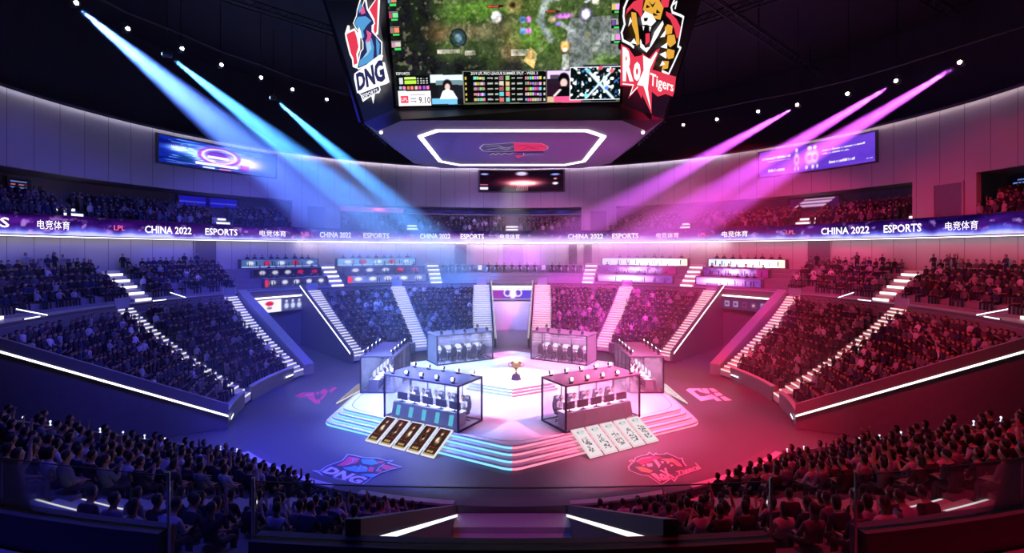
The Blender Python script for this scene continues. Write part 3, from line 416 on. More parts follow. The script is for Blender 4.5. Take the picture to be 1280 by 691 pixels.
# near rail glass panels standing on the parapet
for s in (-1, 1):
    for j, (a, b) in enumerate(((173.5, 180), (159.5, 170.9), (147.5, 159.4), (135.5, 147.4))):
        lab = ['clear glass rail panel in the middle, on the %s half', 'clear glass rail panel just beyond the gate, %s side', 'second clear glass rail panel beyond the gate, %s side', 'clear glass rail panel farthest from the gate, %s side'][j] % SIDE[s]
        root = empty('glass_rail', pol(s*(a+b)/2, 29.08, 6.32), 0, lab, 'glass railing', 'glass panels of the near rail')
        mb = MB(); mb.arc([(29.07,6.32),(29.07,7.02),(29.09,7.02),(29.09,6.32)], s*a, s*b, 6); o = mb.build('glass_pane', M_NEARGLASS, root); o.location = -Vector(root.location)
        mb = MB(); mb.arc([(29.07,7.02),(29.07,7.028),(29.09,7.028),(29.09,7.02)], s*a, s*b, 6); o = mb.build('top_rail', M_TRUSS, root); o.location = -Vector(root.location)

TR = lambda j: 31.2+.75*j
TZ = lambda j: 6.05+.5*j
prof = [(31.2,5.0)]
for j in range(5): prof += [(TR(j), TZ(j) if j else 6.05), (TR(j+1), TZ(j))]
prof = [(31.2,5.0),(31.2,6.05)]
for j in range(5):
    if j: prof.append((TR(j), TZ(j)))
    prof.append((TR(j+1), TZ(j)))
prof[-1] = (35.3, TZ(4)); prof.append((35.3, 5.0))
mb = MB(); mb.arc(prof, -118, 118, 118)
for s in (-1, 1):
    for a, b in ((60.6,76.2),(79.3,98.4),(101.1,112.4)):
        for j in range(5): mb.arc([(TR(j)+.36,TZ(j)-.02),(TR(j)+.36,TZ(j)+.41),(TR(j)+.70,TZ(j)+.41),(TR(j)+.70,TZ(j)-.02)], s*a, s*b, 8)
struct(mb.build('upper_terrace', mat('terrace', (.24,.22,.26), .6)), 'stepped ring of upper seating rows under the ribbon display', 'terrace')
for s in (-1, 1):
    for (a, b, nm) in ((16.6, 19.4, 'beside the guest chairs'), (39.0, 41.9, 'between the two blocks of press counters'), (76.3, 79.2, 'between the two upper crowd blocks'), (98.5, 101, 'at the outer end of the upper crowd')):
        root = empty('terrace_stairs', (0,0,0), 0, f'{SIDE[s]} lit upper steps {nm}', 'stairs', 'lit steps of the upper terrace')
        for j in range(10):
            r = 31.0+.375*j; z = 6.05+.25*j-.0
            mb = MB(); mb.arc([(r,z-.4),(r,z),(r+.38,z),(r+.38,z-.4)], s*a, s*b, 3); st = mb.build('step', M_STEP, root)
            if j%2 == 0:
                mb = MB(); mb.arc([(r-.03,z-.18),(r-.03,z+.01),(r+.1,z+.012),(r+.1,z-.18)], s*(a+.15), s*(b-.15), 3); mb.build('step_light', emit('terrace_led', (1,.97,.95), 1.6), st)
    for (ph, nm) in ((73, 'at the foot of the upper crowd beside the lit steps'), (96.6, 'at the outer end of the side deck')):
        led_bar('rail_light', pol(s*ph, 31.1, 6.9-.55), pol(s*ph, 29.3, 5.95), .07, .08, M_LED, f'{SIDE[s]} short slanting rail light {nm}', group='deck rail lights')
    led_bar('kerb_light', pol(s*77.2, 29.1, 5.99), pol(s*79.6, 29.1, 5.99), .06, .12, M_LED, f'{SIDE[s]} short parapet light below the upper lit steps', group='parapet lights')
    led_bar('kerb_light', pol(s*98.6, 29.1, 5.99), pol(s*101, 29.1, 5.99), .06, .12, M_LED, f'{SIDE[s]} short light at the parapet\'s outer end', group='parapet lights')
    for ph, nm in ((77.5, 'beside the corner tunnel stairs'), (109.5, 'below the strip-lit wall')):
        led_bar('kerb_light', pol(s*ph, 17.2, .5), pol(s*(ph+3), 17.2, .5), .1, .06, M_LED, f'{SIDE[s]} small light bar on the rink wall {nm}', group='rink wall lights')

# ring walls
def ring(name, prof, a, b, m, n=None): o = MB().arc(prof, a, b, n or max(2, int(abs(b-a)/2))).build(name, m); struct(o); return o
for nm, a, b in (('left', -118, -46), ('back', -46, 46), ('right', 46, 118)):
    ring('wall_'+nm, [(35.3,15.9),(35.3,21.4),(35.7,21.4),(35.7,15.9)], a, b, M_WALL)
    ring('wall_lower_'+nm, [(35.3,7.6),(35.3,11.2),(35.7,11.2),(35.7,7.6)], a, b, M_WALLB)
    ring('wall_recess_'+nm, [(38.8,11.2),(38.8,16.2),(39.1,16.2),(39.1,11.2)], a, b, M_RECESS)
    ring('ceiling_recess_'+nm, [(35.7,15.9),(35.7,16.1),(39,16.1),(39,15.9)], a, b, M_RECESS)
    ring('wall_top_'+nm, [(37.5,21.3),(37.5,31),(37.8,31),(37.8,21.3)], a, b, M_CEIL)
    ring('trim_ledge_'+nm, [(34.9,21.24),(34.9,21.46),(37.6,21.46),(37.6,21.40),(34.96,21.40),(34.96,21.24)], a, b, M_FASCIA)
for a, b in ((-46.6, -37.2), (15.5, 23), (76.3, 84.7)):
    ring('wall_pier', [(35.3,12.0),(35.3,15.9),(35.7,15.9),(35.7,12.0)], a, b, M_WALL, 5)
mb = MB(); mb.add([pol(i*360/64, 42, 30) for i in range(64)], [tuple(range(64))]); struct(mb.build('ceiling', M_CEIL))
# doors set in the ring walls
DI = [0]
def door(a, b, r, z0, z1, m=M_DOOR):
    DI[0] += 1; root = empty('door_%d' % DI[0], (0,0,0)); root['kind'] = 'structure'
    MB().arc([(r-.05,z0),(r-.05,z1),(r+.02,z1),(r+.02,z0)], a, b, 3).build('door_leaf', m, root)
    w = .12; dph = math.degrees(w/r); fr = MB()
    for x0, x1, y0, y1 in ((a-dph, a, z0, z1+w), (b, b+dph, z0, z1+w), (a, b, z1, z1+w)): fr.arc([(r-.09,y0),(r-.09,y1),(r+.02,y1),(r+.02,y0)], x0, x1, 1)
    fr.build('door_frame', M_WALL, root)
for a, b, z0, z1 in ((-12.7,-10.2,8.1,10.8),(12.7,14.5,8.1,10.8),(16.1,17.8,8.1,10.8),(-63.8,-60.3,8.1,11.0),(60.3,64,8.1,11.0)): door(a, b, 35.28, z0, z1)
door(-2.0, 2.5, 35.28, 8.1, 11., mat('door_pale', (.34,.29,.36), .5))
for a, b in ((-43.7,-40.4),(17.5,21),(79.4,83)): door(a, b, 35.28, 12.6, 15.3)
# cove light under the rim and under the ribbon
def arc_strip(name, prof, a, b, m, label, cat): o = MB().arc(prof, a, b, max(2, int(abs(b-a)/2))).build(name, m); tag(o, label, cat); return o
for nm, a, b, c1, c2 in (('blue-lit', -118, -46, (.8,.8,.95), (.85,.85,1.)), ('middle', -46, 46, (.95,.85,1.), (1,.9,1.)), ('red-lit', 46, 118, (1,.82,.82), (1,.85,.9))):
    arc_strip('cove_light', [(35.0,21.35),(35.0,21.39),(35.1,21.39),(35.1,21.35)], a, b, emit('rim_cove_'+nm, c1, 7 if nm != 'middle' else 16.), f'{nm} length of the cove light under the top rim of the wall', 'cove light')
    arc_strip('cove_light', [(34.6,11.02),(34.6,11.08),(34.85,11.08),(34.85,11.02)], a, b, emit('ribbon_cove_'+nm, c2, 3.5 if nm != 'middle' else 16.), f'{nm} length of the cove light under the ribbon display', 'cove light')

# balcony above the ribbon
BR = lambda j: 34.9+.85*j
BZ = lambda j: 12.0+.45*j
prof = [(34.3,11.1),(34.3,12.0)]
for j in range(4):
    if j: prof.append((BR(j), BZ(j)))
    prof.append((BR(j+1), BZ(j)))
prof[-1] = (38.9, BZ(3)); prof += [(38.9, 11.1)]
mb = MB(); mb.arc(prof, -118, 118, 118); struct(mb.build('balcony', mat('balcony_floor', (.2,.18,.22), .6)), 'ring balcony carrying the top crowd above the ribbon display', 'balcony')
BGAP = [(-81.5,-78.6),(-59.9,-56.8),(-46.6,-37.2),(-23.1,-20.5),(-1.4,1.4),(15.5,21.5),(35.8,38.2),(57.1,60.5),(74.4,84.7)]
for a, b, nm in ((-81.5,-78.6,'farthest along the blue-lit balcony'),(-59.9,-56.8,'below the blue recess screen'),(-42.4,-38.7,'under the blue-lit wall door'),(-23.1,-20.5,'at the blue-lit end of the middle balcony'),(-1.4,1.4,'under the small middle wall screen'),(16.7,20.9,'under the door right of the middle recess'),(35.8,38.2,'on the pink-lit balcony'),(57.1,60.5,'below the pink recess sign'),(74.4,77.8,'beside the dark door of the red-lit balcony')):
    root = empty('balcony_stairs', (0,0,0), 0, 'lit balcony steps '+nm, 'stairs', 'lit steps of the balcony')
    for j in range(4):
        r = BR(j)-.2; z = BZ(j)+.12
        mb = MB(); mb.arc([(r,z-.3),(r,z),(r+.86,z),(r+.86,z-.3)], a, b, 3); st = mb.build('step', M_STEP, root)
        mb = MB(); mb.arc([(r-.03,z-.2),(r-.03,z+.01),(r+.25,z+.012),(r+.25,z-.2)], a+.15, b-.15, 3); mb.build('step_light', emit('balcony_led', (.97,.96,1.), 1.2), st)
# ceiling truss lines
TI = 0
for (p, q, nm) in (((9,-4,27.5),(31,16,27.5),'nearest the scoreboard'),((14,-8,28.2),(34,4,28.2),'running out to the right rim'),((10,10,28),(30,-10,28),'crossing the other two'),((-30,-8,28),(-10,12,28),'over the blue-lit lamps')):
    p, q = Vector(p), Vector(q); d = (q-p).normalized(); w = Vector((-d.y,d.x,0)); L_ = (q-p).length
    root = empty('ceiling_truss', p, 0, 'dark lattice roof truss '+nm, 'truss', 'roof trusses')
    for (a, b) in ((-.35,0),(.35,0),(0,.6)):
        MB().tube([w*a+Vector((0,0,b)), d*L_+w*a+Vector((0,0,b))], .07, 6).build('chord', M_TRUSS, root)
    lat = MB(); k = int(L_/1.2)
    for i in range(k):
        A = d*(L_*i/k); B = d*(L_*(i+.5)/k); E = d*(L_*(i+1)/k)
        for sgn in (-1, 1): lat.tube([A+w*.35*sgn, B+Vector((0,0,.6)), E+w*.35*sgn], .035, 5)
    lat.build('lattice', M_TRUSS, root)
    hg = MB()
    for t in (.1,.5,.9): hg.tube([d*L_*t+Vector((0,0,.6)), d*L_*t+Vector((0,0,30.-p.z))], .05, 5)
    hg.build('hanger', M_TRUSS, root)
# ================================================================= STAGE
HEXV = lambda R, i: (R*sin(rad(60*i)), R*cos(rad(60*i)))   # vertices front and back (i=3 is the front one)
M_STAGE = mat('stage_top', (.72,.71,.74), .35, var=.04, scale=.8)
M_RISER = mat('stage_riser', (.6,.6,.63), .4, var=.04)
M_LEDB = emit('stage_led_blue', (.22,.62,1.), 1.5)
M_LEDR = emit('stage_led_red', (1,.26,.40), 1.4)
def hexpts(R, rnd=.5, n=3):
    """hexagon outline with slightly rounded corners, returned clockwise from the back vertex"""
    out = []
    for i in range(6):
        v = Vector((*HEXV(R, i), 0)); a = Vector((*HEXV(R, i-1), 0)); b = Vector((*HEXV(R, i+1), 0))
        p = v+(a-v).normalized()*rnd; q = v+(b-v).normalized()*rnd
        for k in range(n+1):
            t = k/n; w = p*(1-t)**2+v*2*t*(1-t)+q*t*t; out.append((w.x, w.y))
    return out
stage = empty('hexagonal_stage', (0,0,0), 0, 'pale hexagonal stage with four lit steps in the middle of the floor', 'stage')
APO = [10.74, 10.46, 10.18, 9.90]
for i, ap in enumerate(APO):
    R = ap/cos(rad(30)); top = .2*(i+1)
    mb = MB(); mb.extr(hexpts(R), top-.2 if i else 0, top); mb.build('step' if i < 3 else 'stage_top', M_RISER if i < 3 else M_STAGE, stage)
    for s, m in ((-1, M_LEDB), (1, M_LEDR)):
        pts = [p for p in hexpts(R+.015) if p[0]*s > .02]
        pts.sort(key=lambda p: math.atan2(abs(p[0]), p[1])); 
        top_ = [(0, max(p[1] for p in hexpts(R+.015)))]; bot = [(0, min(p[1] for p in hexpts(R+.015)))]
        pts = top_+pts+bot
        mb = MB(); z = top-.2
        for (a, b) in zip(pts[:-1], pts[1:]):
            d = Vector((b[0]-a[0], b[1]-a[1], 0)).normalized(); nn = Vector((-d.y, d.x, 0))*s*1
            if nn.dot(Vector((a[0], a[1], 0))) < 0: nn = -nn
            o_ = nn*.02
            mb.add([(a[0],a[1],z+.03),(b[0],b[1],z+.03),(b[0]+o_.x,b[1]+o_.y,z+.03),(a[0]+o_.x,a[1]+o_.y,z+.03),(a[0],a[1],z+.12),(b[0],b[1],z+.12),(b[0]+o_.x,b[1]+o_.y,z+.12),(a[0]+o_.x,a[1]+o_.y,z+.12)], [(0,1,2,3),(7,6,5,4),(3,2,6,7),(0,4,5,1),(0,3,7,4),(1,5,6,2)])
        o = mb.build('step_light', m, stage); o['label'] = ('cyan' if s < 0 else 'pink')+' light line along a stage step'
# dark joint lines on the stage top
mb = MB(); hp = hexpts(9.6/cos(rad(30)), 1.2, 4)
for a, b in zip(hp, hp[1:]+hp[:1]):
    d = Vector((b[0]-a[0], b[1]-a[1], 0)).normalized(); nn = Vector((-d.y, d.x, 0))*.018
    mb.add([(a[0]+nn.x,a[1]+nn.y,.804),(b[0]+nn.x,b[1]+nn.y,.804),(b[0]-nn.x,b[1]-nn.y,.804),(a[0]-nn.x,a[1]-nn.y,.804)], [(0,1,2,3)])
mb.build('floor_joint', mat('joint_dark', (.06,.06,.08), .6), stage)
pod = empty('trophy_podium', (0,0,.8), 0, 'white hexagonal inner podium under the gold trophy', 'podium')
for i, ap in enumerate((3.0, 2.86, 2.72)):
    mb = MB(); mb.extr(hexpts(ap/cos(rad(30)), .15, 2), .15*i, .15*(i+1)); mb.build('step' if i < 2 else 'podium_top', M_STAGE, pod)
    for s, m in ((-1, emit('podium_led_teal', (.45,.95,.9), 1.3)), (1, emit('podium_led_rose', (1,.2,.4), 1.2))):
        pts = sorted([p for p in hexpts((ap+.012)/cos(rad(30)), .15, 2) if p[0]*s > .02], key=lambda p: math.atan2(abs(p[0]), p[1]))
        mx_ = max(p[1] for p in hexpts((ap+.012)/cos(rad(30)), .15, 2)); pts = [(0, mx_)]+pts+[(0, -mx_)]
        mb = MB(); z = .15*i
        for a, b in zip(pts[:-1], pts[1:]): mb.prism([(0,0),(1,0),(1,1),(0,1)], lambda q, a=a, b=b: (lerp(a[0],b[0],q[0])*.998, lerp(a[1],b[1],q[0])*.998, z+.02+.05*q[1]), lambda q, a=a, b=b: (lerp(a[0],b[0],q[0])*1.004, lerp(a[1],b[1],q[0])*1.004, z+.02+.05*q[1]))
        mb.build('step_light', m, pod)
# trophy
tro = empty('trophy', (.28,-.75,1.25), 0, 'gold two-handled trophy cup on a dark pedestal, centre of the stage', 'trophy')
M_GOLD = mat('trophy_gold', (.83,.6,.25), .25, 1., var=.05); M_PED = mat('trophy_base', (.09,.08,.14), .35)
MB().lathe([(.34,0),(.34,.06),(.30,.10),(.26,.30),(.22,.36),(.14,.40)], n=6).build('pedestal', M_PED, tro)
MB().lathe([(.12,.40),(.07,.46),(.06,.55),(.11,.60),(.07,.66),(.14,.74),(.27,.86),(.33,1.0),(.36,1.14),(.385,1.16),(.36,1.165),(.33,1.13),(.2,.92),(.02,.85)], n=20).build('cup', M_GOLD, tro, True)
for s in (-1, 1):
    MB().tube([(s*.32,0,1.1),(s*.45,0,1.14),(s*.53,0,1.08),(s*.52,0,.97),(s*.42,0,.88),(s*.25,0,.84)], .028, 8).build('handle', M_GOLD, tro, True)

# ---------------------------------------------------------------- player booths, one on each side of the hexagon
BW, BD, BH = 5.0, 2.25, 2.3
BPOS = [('front blue-lit', 210), ('front red-lit', 150), ('middle blue-lit', 270), ('middle red-lit', 90), ('back blue-lit', 330), ('back red-lit', 30)]
M_FRAME = mat('booth_frame', (.055,.05,.08), .4, .3); M_ROOF = mat('booth_roof', (.2,.19,.25), .5)
M_BGLASS = glass_mat('booth_glass', (.95,.95,.99), .1, (.8,.8,.88), .12)
M_BLAMP = emit('roof_lamp_lens', (1,1,1), 12.)
M_DESK = mat('desk_white', (.78,.78,.84), .4); M_TEAL = emit('desk_teal', (.12,.62,.68), 1.1); M_ROSE = mat('desk_rose', (.85,.75,.8), .5)
M_MON = mat('monitor_back', (.09,.085,.12), .4); M_SCR = emit('monitor_screen', (.75,.8,1.), 1.5); M_CHAIR = mat('gaming_chair', (.05,.05,.07), .55); M_CHAIRA = mat('gaming_chair_trim', (.35,.3,.4), .5)
M_BSTRIP = emit('booth_strip', (1,.98,1.), 45.)
def make_booth(M_BSTRIP):
    """local frame: +y points out of the stage, origin at the middle of the outer glass, z=0 on the stage"""
    root = empty('player_booth')
    t = .09
    for x in (-BW/2, BW/2):
        for y in (-t/2, -BD+t/2): MB().bbox((x, y, BH/2), (t, t, BH), .012).build('corner_post', M_FRAME, root)
    fr = MB()
    for z in (t/2,):
        for y in (-t/2, -BD+t/2): fr.bbox((0, y, z), (BW-t, t, t), .012)
        for x in (-BW/2, BW/2): fr.bbox((x, -BD/2, z), (t, BD-2*t, t), .012)
    fr.build('base_frame', M_FRAME, root)
    rf = MB(); rf.bbox((0, -BD/2, BH+.05), (BW+t, BD, .1), .015); rf.build('roof', M_ROOF, root)
    fl_ = MB(); fl_.bbox((0,-BD/2,.015),(BW-t,BD-t,.03),.004); fl_.build('booth_floor', M_STAGE, root)
    for x0 in (0,): MB().box((0,-.045,BH/2+.04), (BW-t,.016,BH-t)).build('glass_pane', M_BGLASS, root)
    for i in range(4):
        w = (BW-t)/4; MB().box((-BW/2+t/2+w*(i+.5), -BD+.045, BH/2+.04), (w-.03,.016,BH-t)).build('glass_pane', M_BGLASS, root)
        if i: MB().bbox((-BW/2+t/2+w*i, -BD+.045, BH/2+.04), (.045,.05,BH-t), .008).build('mullion', M_FRAME, root)
    for x in (-BW/2, BW/2): MB().box((x,-BD/2,BH/2+.04), (.016,BD-2*t,BH-t)).build('glass_pane', M_BGLASS, root)
    MB().box((0,-BD*.5,BH-.03), (BW-.5,.3,.04)).build('ceiling_light', M_BSTRIP, root)
    for y in (-.22, -BD+.22):
        for i in range(5):
            x = -BW/2+.45+i*(BW-.9)/4
            lm = MB(); lm.bbox((x,y,BH+.13),(.16,.12,.06),.01); lm.tube([(x-.1,y,BH+.16),(x-.1,y,BH+.3)],.018,6); lm.tube([(x+.1,y,BH+.16),(x+.1,y,BH+.3)],.018,6)
            # tilted lamp head facing out of the stage
            Rm = Matrix.Rotation(rad(-72), 3, 'X'); lm.lathe([(.06,-.13),(.085,-.1),(.1,.06),(.115,.09)], (x,y,BH+.31), 10, M=Rm)
            l = lm.build('roof_lamp', M_FRAME, root)
            MB().lathe([(.085,.088),(.08,.1),(.05,.12),(.02,.13)], (x,y,BH+.31), 12, M=Rm).build('lens', M_BLAMP, l)
    return root
def make_desk(front):
    root = empty('gaming_desk')
    MB().bbox((0,-.82,.74),(4.5,.7,.045),.012).build('desk_top', M_DESK, root)
    fp = MB(); A = -.47; B = -.30   # the front leans outwards at the floor
    vs = [(-2.25,A,.72),(2.25,A,.72),(2.25,B,.04),(-2.25,B,.04)]; vs += [(x,y-.03,z) for x,y,z in vs]
    fp.add(vs, [(0,1,2,3),(7,6,5,4),(0,4,5,1),(1,5,6,2),(2,6,7,3),(3,7,4,0)]); fp.build('front_panel', M_DESK, root)
    for x in (-2.2, -.45, .45, 2.2): MB().bbox((x,-.85,.38),(.04,.55,.7),.008).build('side_panel', M_DESK, root)
    for i in range(5):
        x = -1.8+.9*i; vs = []
        for dy in (.0, .015):
            for (dx, z) in ((-.13,.64),(.13,.64),(.13,.12),(-.13,.12)): vs.append((x+dx, lerp(B, A, (z-.04)/.68)+.005+dy, z))
        o = MB().add(vs, [(0,1,2,3),(7,6,5,4),(0,4,5,1),(1,5,6,2),(2,6,7,3),(3,7,4,0)]).build('name_panel', front, root)
    return root
def make_monitor():
    root = empty('monitor')
    MB().bbox((0,0,.30),(.72,.05,.40),.012).build('shell', M_MON, root)
    MB().box((0,-.028,.30),(.68,.006,.36)).build('display', M_SCR, root)
    MB().bbox((0,.0,.012),(.26,.2,.02),.006).build('foot', M_MON, root); MB().tube([(0,.02,.02),(0,.02,.2)],.025,8).build('neck', M_MON, root)
    return root
def make_chair():
    root = empty('gaming_chair')      # faces +y
    MB().bbox((0,0,.46),(.5,.5,.1),.035).build('seat', M_CHAIR, root, True)
    bk = MB()
    prof = [(-.2,.5),(-.27,.7),(-.25,.95),(-.17,1.12),(-.13,1.3),(.13,1.3),(.17,1.12),(.25,.95),(.27,.7),(.2,.5)]
    bk.prism(prof, lambda p: (p[0],-.22-.16*(p[1]-.5),p[1]), lambda p: (p[0],-.31-.16*(p[1]-.5),p[1])); b_ = bk.build('backrest', M_CHAIR, root)
    MB().bbox((0,-.2-.1,1.2),(.2,.05,.12),.02).build('head_pad', M_CHAIRA, b_)
    for s in (-1,1): MB().tube([(s*.27,.1,.7),(s*.27,-.15,.7),(s*.27,-.15,.46)],.025,6).build('armrest', M_CHAIR, root)
    MB().tube([(0,0,.1),(0,0,.42)],.035,8).build('gas_lift', M_FRAME, root)
    bs = MB()
    for k in range(5): a = 2*pi*k/5; bs.tube([(0,0,.1),(.28*cos(a),.28*sin(a),.06)],[.03,.02],6); bs.lathe([(.015,0),(.03,.015),(.03,.045),(.015,.06)],(.28*cos(a),.28*sin(a),0),8)
    bs.build('star_base', M_FRAME, root)
    return root
protos = {}
boothB = make_booth(emit('booth_strip_blue', (.50,.62,1.), 75.)); boothR = make_booth(emit('booth_strip_rose', (1,.50,.78), 75.)); mon0 = make_monitor(); chair0 = make_chair(); deskT = make_desk(M_TEAL); deskR = make_desk(M_ROSE)
used = set()
def inst(proto, key, loc, rz, label, cat, group):
    if key not in used: used.add(key); o = proto; o.location = loc; o.rotation_euler = (0,0,rz)
    else: o = copy_tree(proto, None, loc, rz)
    o['label'] = label; o['category'] = cat
    if group: o['group'] = group
    return o
SEATS = []     # (world location, heading) of every booth seat, for the players
def bloc(ang, x, y, z=0):
    """booth-local (x along the side, y outwards) to world; ang is the compass bearing of the outward normal"""
    a = rad(ang); nx, ny = sin(a), cos(a); tx, ty = cos(a), -sin(a); ap = 9.8
    return (x*tx+(ap+y)*nx, x*ty+(ap+y)*ny, .8+z)
for nm, ang in BPOS:
    rz = -rad(ang)
    inst(boothB if 'blue' in nm else boothR, 'booth'+('B' if 'blue' in nm else 'R'), bloc(ang,0,0,.004), rz, f'{nm} glass player booth with lamps on its roof', 'player booth', 'glass player booths on the stage')
    d = deskT if 'blue' in nm else deskR
    inst(d, 'desk'+('T' if 'blue' in nm else 'R'), bloc(ang,0,0,.04), rz, f'long player desk inside the {nm} booth', 'desk', 'player desks')
    for i in range(5):
        x = -1.8+.9*i; k = ordn(i+1)
        wh = f'{k} of five from the {"trophy-facing left" if False else "clockwise"} end'
        inst(mon0, 'mon', bloc(ang,x,-.72,.81), rz, f'dark monitor on the {nm} booth desk, {k} of five going clockwise round the stage'.replace('going clockwise round the stage','clockwise'), 'monitor', 'monitors on the player desks')
        inst(chair0, 'chair', bloc(ang,x,-1.52,.04), rz, f'dark gaming chair in the {nm} booth, {k} of five clockwise', 'chair', 'gaming chairs in the booths')
        SEATS.append((bloc(ang,x,-1.52,.06), rz, nm, i))

# player cards: tilted light boxes lying over the steps in front of the booths
def card_art(i, red):
    c = Canvas(26, 46, (.95,.90,.92) if red else (.16,.10,.08)); g = np.random.default_rng(40+i+(9 if red else 0))
    if red:
        c.ell(.5,.88,.42,.10,(.75,.8,.8),.3,.5)
        for k in range(46):
            x, y = .22+g.random()*.56, .14+g.random()*.52; c.ell(x,y,.04+.05*g.random(),.012+.02*g.random(),(.12,.1,.12) if g.random()<.7 else (.7,.35,.4),.5,.9)
        c.ell(.3,.88,.06,.03,(.1,.1,.1),.4); c.ell(.75,.9,.05,.025,(.35,.5,.5),.4)
    else:
        c.a += vnoise(26,46,4,6,60+i)[...,None]*np.array((.18,.12,.08))
        c.ell(.5,.55,.26,.2,(.55,.42,.32),.6); c.ell(.5,.80,.12,.07,(.95,.78,.66),.4); c.ell(.5,.88,.15,.05,(.8,.35,.3) if i%2 else (.45,.25,.2),.4)
        c.ell(.42+.05*(i%3),.58,.15,.12,(.98,.93,.8) if i%2 == 0 else (.12,.07,.06),.5)
        c.ell(.6,.5,.08,.05,(.98,.85,.7),.5)
        for k in range(7): c.rect(.15+.1*k, .28, .2+.1*k, .31, (.9,.45,.4), .8 if g.random()<.8 else 0)
        for k in range(3): c.ell(.3+.18*k,.14,.1,.05,(.92,.8,.5),.5,.9)
        c.rect(0,0,1,.06,(.85,.75,.45),.8)
    return c
M_CARDF = emit('card_frame_glow', (.80,.80,.95), 1.); M_CARDR = emit('card_frame_rose', (.95,.62,.68), 1.)
M_CARDS = screen_mat('card_screen', 1.0)
for nm, ang in BPOS[:4]:
    red = 'red' in nm
    for i in range(5):
        x = -1.86+.93*i; a = rad(ang); n_ = Vector((sin(a), cos(a), 0)); t_ = Vector((cos(a), -sin(a), 0))
        top = Vector(bloc(ang, x, .06, .13)); bot = Vector(bloc(ang, x, 1.62, -.72)); v_ = (top-bot); H = v_.length; v_.normalize(); u_ = -t_; w_ = u_.cross(v_); 
        if w_.z < 0: w_ = -w_
        root = empty('player_card', bot, 0, f'{"white" if red else "dark gold"} light-box player card below the {nm} booth, {ordn(i+1)} of five clockwise', 'sign', 'player cards on the stage steps')
        W = .81
        def box3(x0,x1,y0,y1,z0,z1): 
            return [u_*X+v_*Y+w_*Z for Z in (z0,z1) for Y in (y0,y1) for X in (x0,x1)], [(0,2,3,1),(4,5,7,6),(0,1,5,4),(2,6,7,3),(0,4,6,2),(1,3,7,5)]
        MB().add(*box3(-W/2,W/2,0,H,-.05,.02)).build('light_box', M_CARDR if red else M_CARDF, root)
        e = .07
        screen_mesh('artwork', card_art(i, red), lambda p, q: u_*(-W/2+e+p*(W-2*e))+v_*(e+q*(H-2*e))+w_*.026, M_CARDS, root)
        o = MB()
        for dx in (-.3,.3): o.tube([u_*dx+v_*(H*.92)-w_*.05, u_*dx+v_*(H*.92)-w_*.05+Vector((0,0,-.0))-n_*.0+Vector((0,0,-.06))], .02, 6); o.tube([u_*dx+v_*.1-w_*.05, u_*dx+v_*.1-w_*.05-Vector((0,0,.06))], .02, 6)
        o.build('foot', M_FRAME, root)

# logos inlaid in the floor
LM_ = lambda n, c, r=.5: mat('decal_'+n, c, r, var=.03)
flat = lambda u, v, w: (u, v, .004+w)
decal = {'dark':LM_('dark',(.05,.04,.07)),'red':LM_('red',(.75,.06,.14)),'teal':LM_('teal',(.08,.3,.42)),'line':LM_('line',(.42,.46,.58)),'pale':LM_('pale',(.6,.5,.55)),'wine':LM_('wine',(.4,.04,.16)),'orange':LM_('orange',(.8,.3,.16)),'white':LM_('white',(.9,.85,.88))}
for key, nm, lab in (('dng_floor','floor_logo','floor logo reading DNG with red and teal crest on the blue-lit floor'),('tigers_floor','floor_logo','floor logo reading RoX Tigers with outlined crest on the red-lit floor'),('red_mark','floor_logo','small red winged mark on the floor beside the blue-lit steps'),('white_mark','floor_logo','small blocky white mark on the floor beside the red-lit steps')):
    o = emblem(nm, LOGOS[key], flat, decal, dz=.002); tag(o, lab, 'logo')
# ================================================================= HANGING SCOREBOARD
board = empty('hanging_scoreboard', (0,0,17), 0, 'huge dark scoreboard with screens hanging over the stage', 'scoreboard')
def bp(o): o.location = (0,0,-17); return o       # geometry below is given in arena coordinates
M_BODY = mat('board_body', (.03,.028,.045), .45); M_SKIRT = mat('board_skirt', (.07,.06,.1), .5); M_SOFF = mat('board_soffit', (.12,.10,.17), .5)
OCT = [(-6.6,-6.55),(5.95,-7.45),(9.3,-4.2),(9.3,4.2),(6,7.4),(-6,7.4),(-9.3,4.2),(-9.3,-3.45)]
def offset_poly(P, d):
    n = len(P); out = []
    L_ = []
    for i in range(n):
        a, b = Vector(P[i]), Vector(P[(i+1)%n]); t = (b-a).normalized(); nn = Vector((t.y, -t.x)); L_.append((a+nn*d, t))
    for i in range(n):
        p, t = L_[i-1]; q, u = L_[i]; den = t.x*u.y-t.y*u.x; k = ((q-p).x*u.y-(q-p).y*u.x)/den; w = p+t*k; out.append((w.x, w.y))
    return out
def frustum(P, z0, Q, z1): 
    mb = MB(); n = len(P); mb.add([(*p, z0) for p in P]+[(*q, z1) for q in Q], [(i,(i+1)%n,n+(i+1)%n,n+i) for i in range(n)]+[tuple(range(n))[::-1], tuple(range(n,2*n))]); return mb
LEAN = .28/.96
bp(frustum(offset_poly(OCT,-.06), 18.02, offset_poly(OCT, 8.4*LEAN-.06), 26.4).build('body', M_BODY, board))
UND = [(-5.9,-8),(5.9,-8),(7.9,-5.5),(7.9,5.5),(5.9,8),(-5.9,8),(-7.9,5.5),(-7.9,-5.5)]
bp(frustum(UND, 17.02, OCT, 18.0).build('skirt', M_SKIRT, board))
mb = MB(); mb.extr(UND, 16.98, 17.02); bp(mb.build('soffit_panel', M_SOFF, board))
RING = [(-4.35,-5.8),(4.35,-5.8),(5.6,-4.3),(5.6,4.4),(4.3,6.1),(-4.3,6.1),(-5.6,4.4),(-5.6,-4.3)]
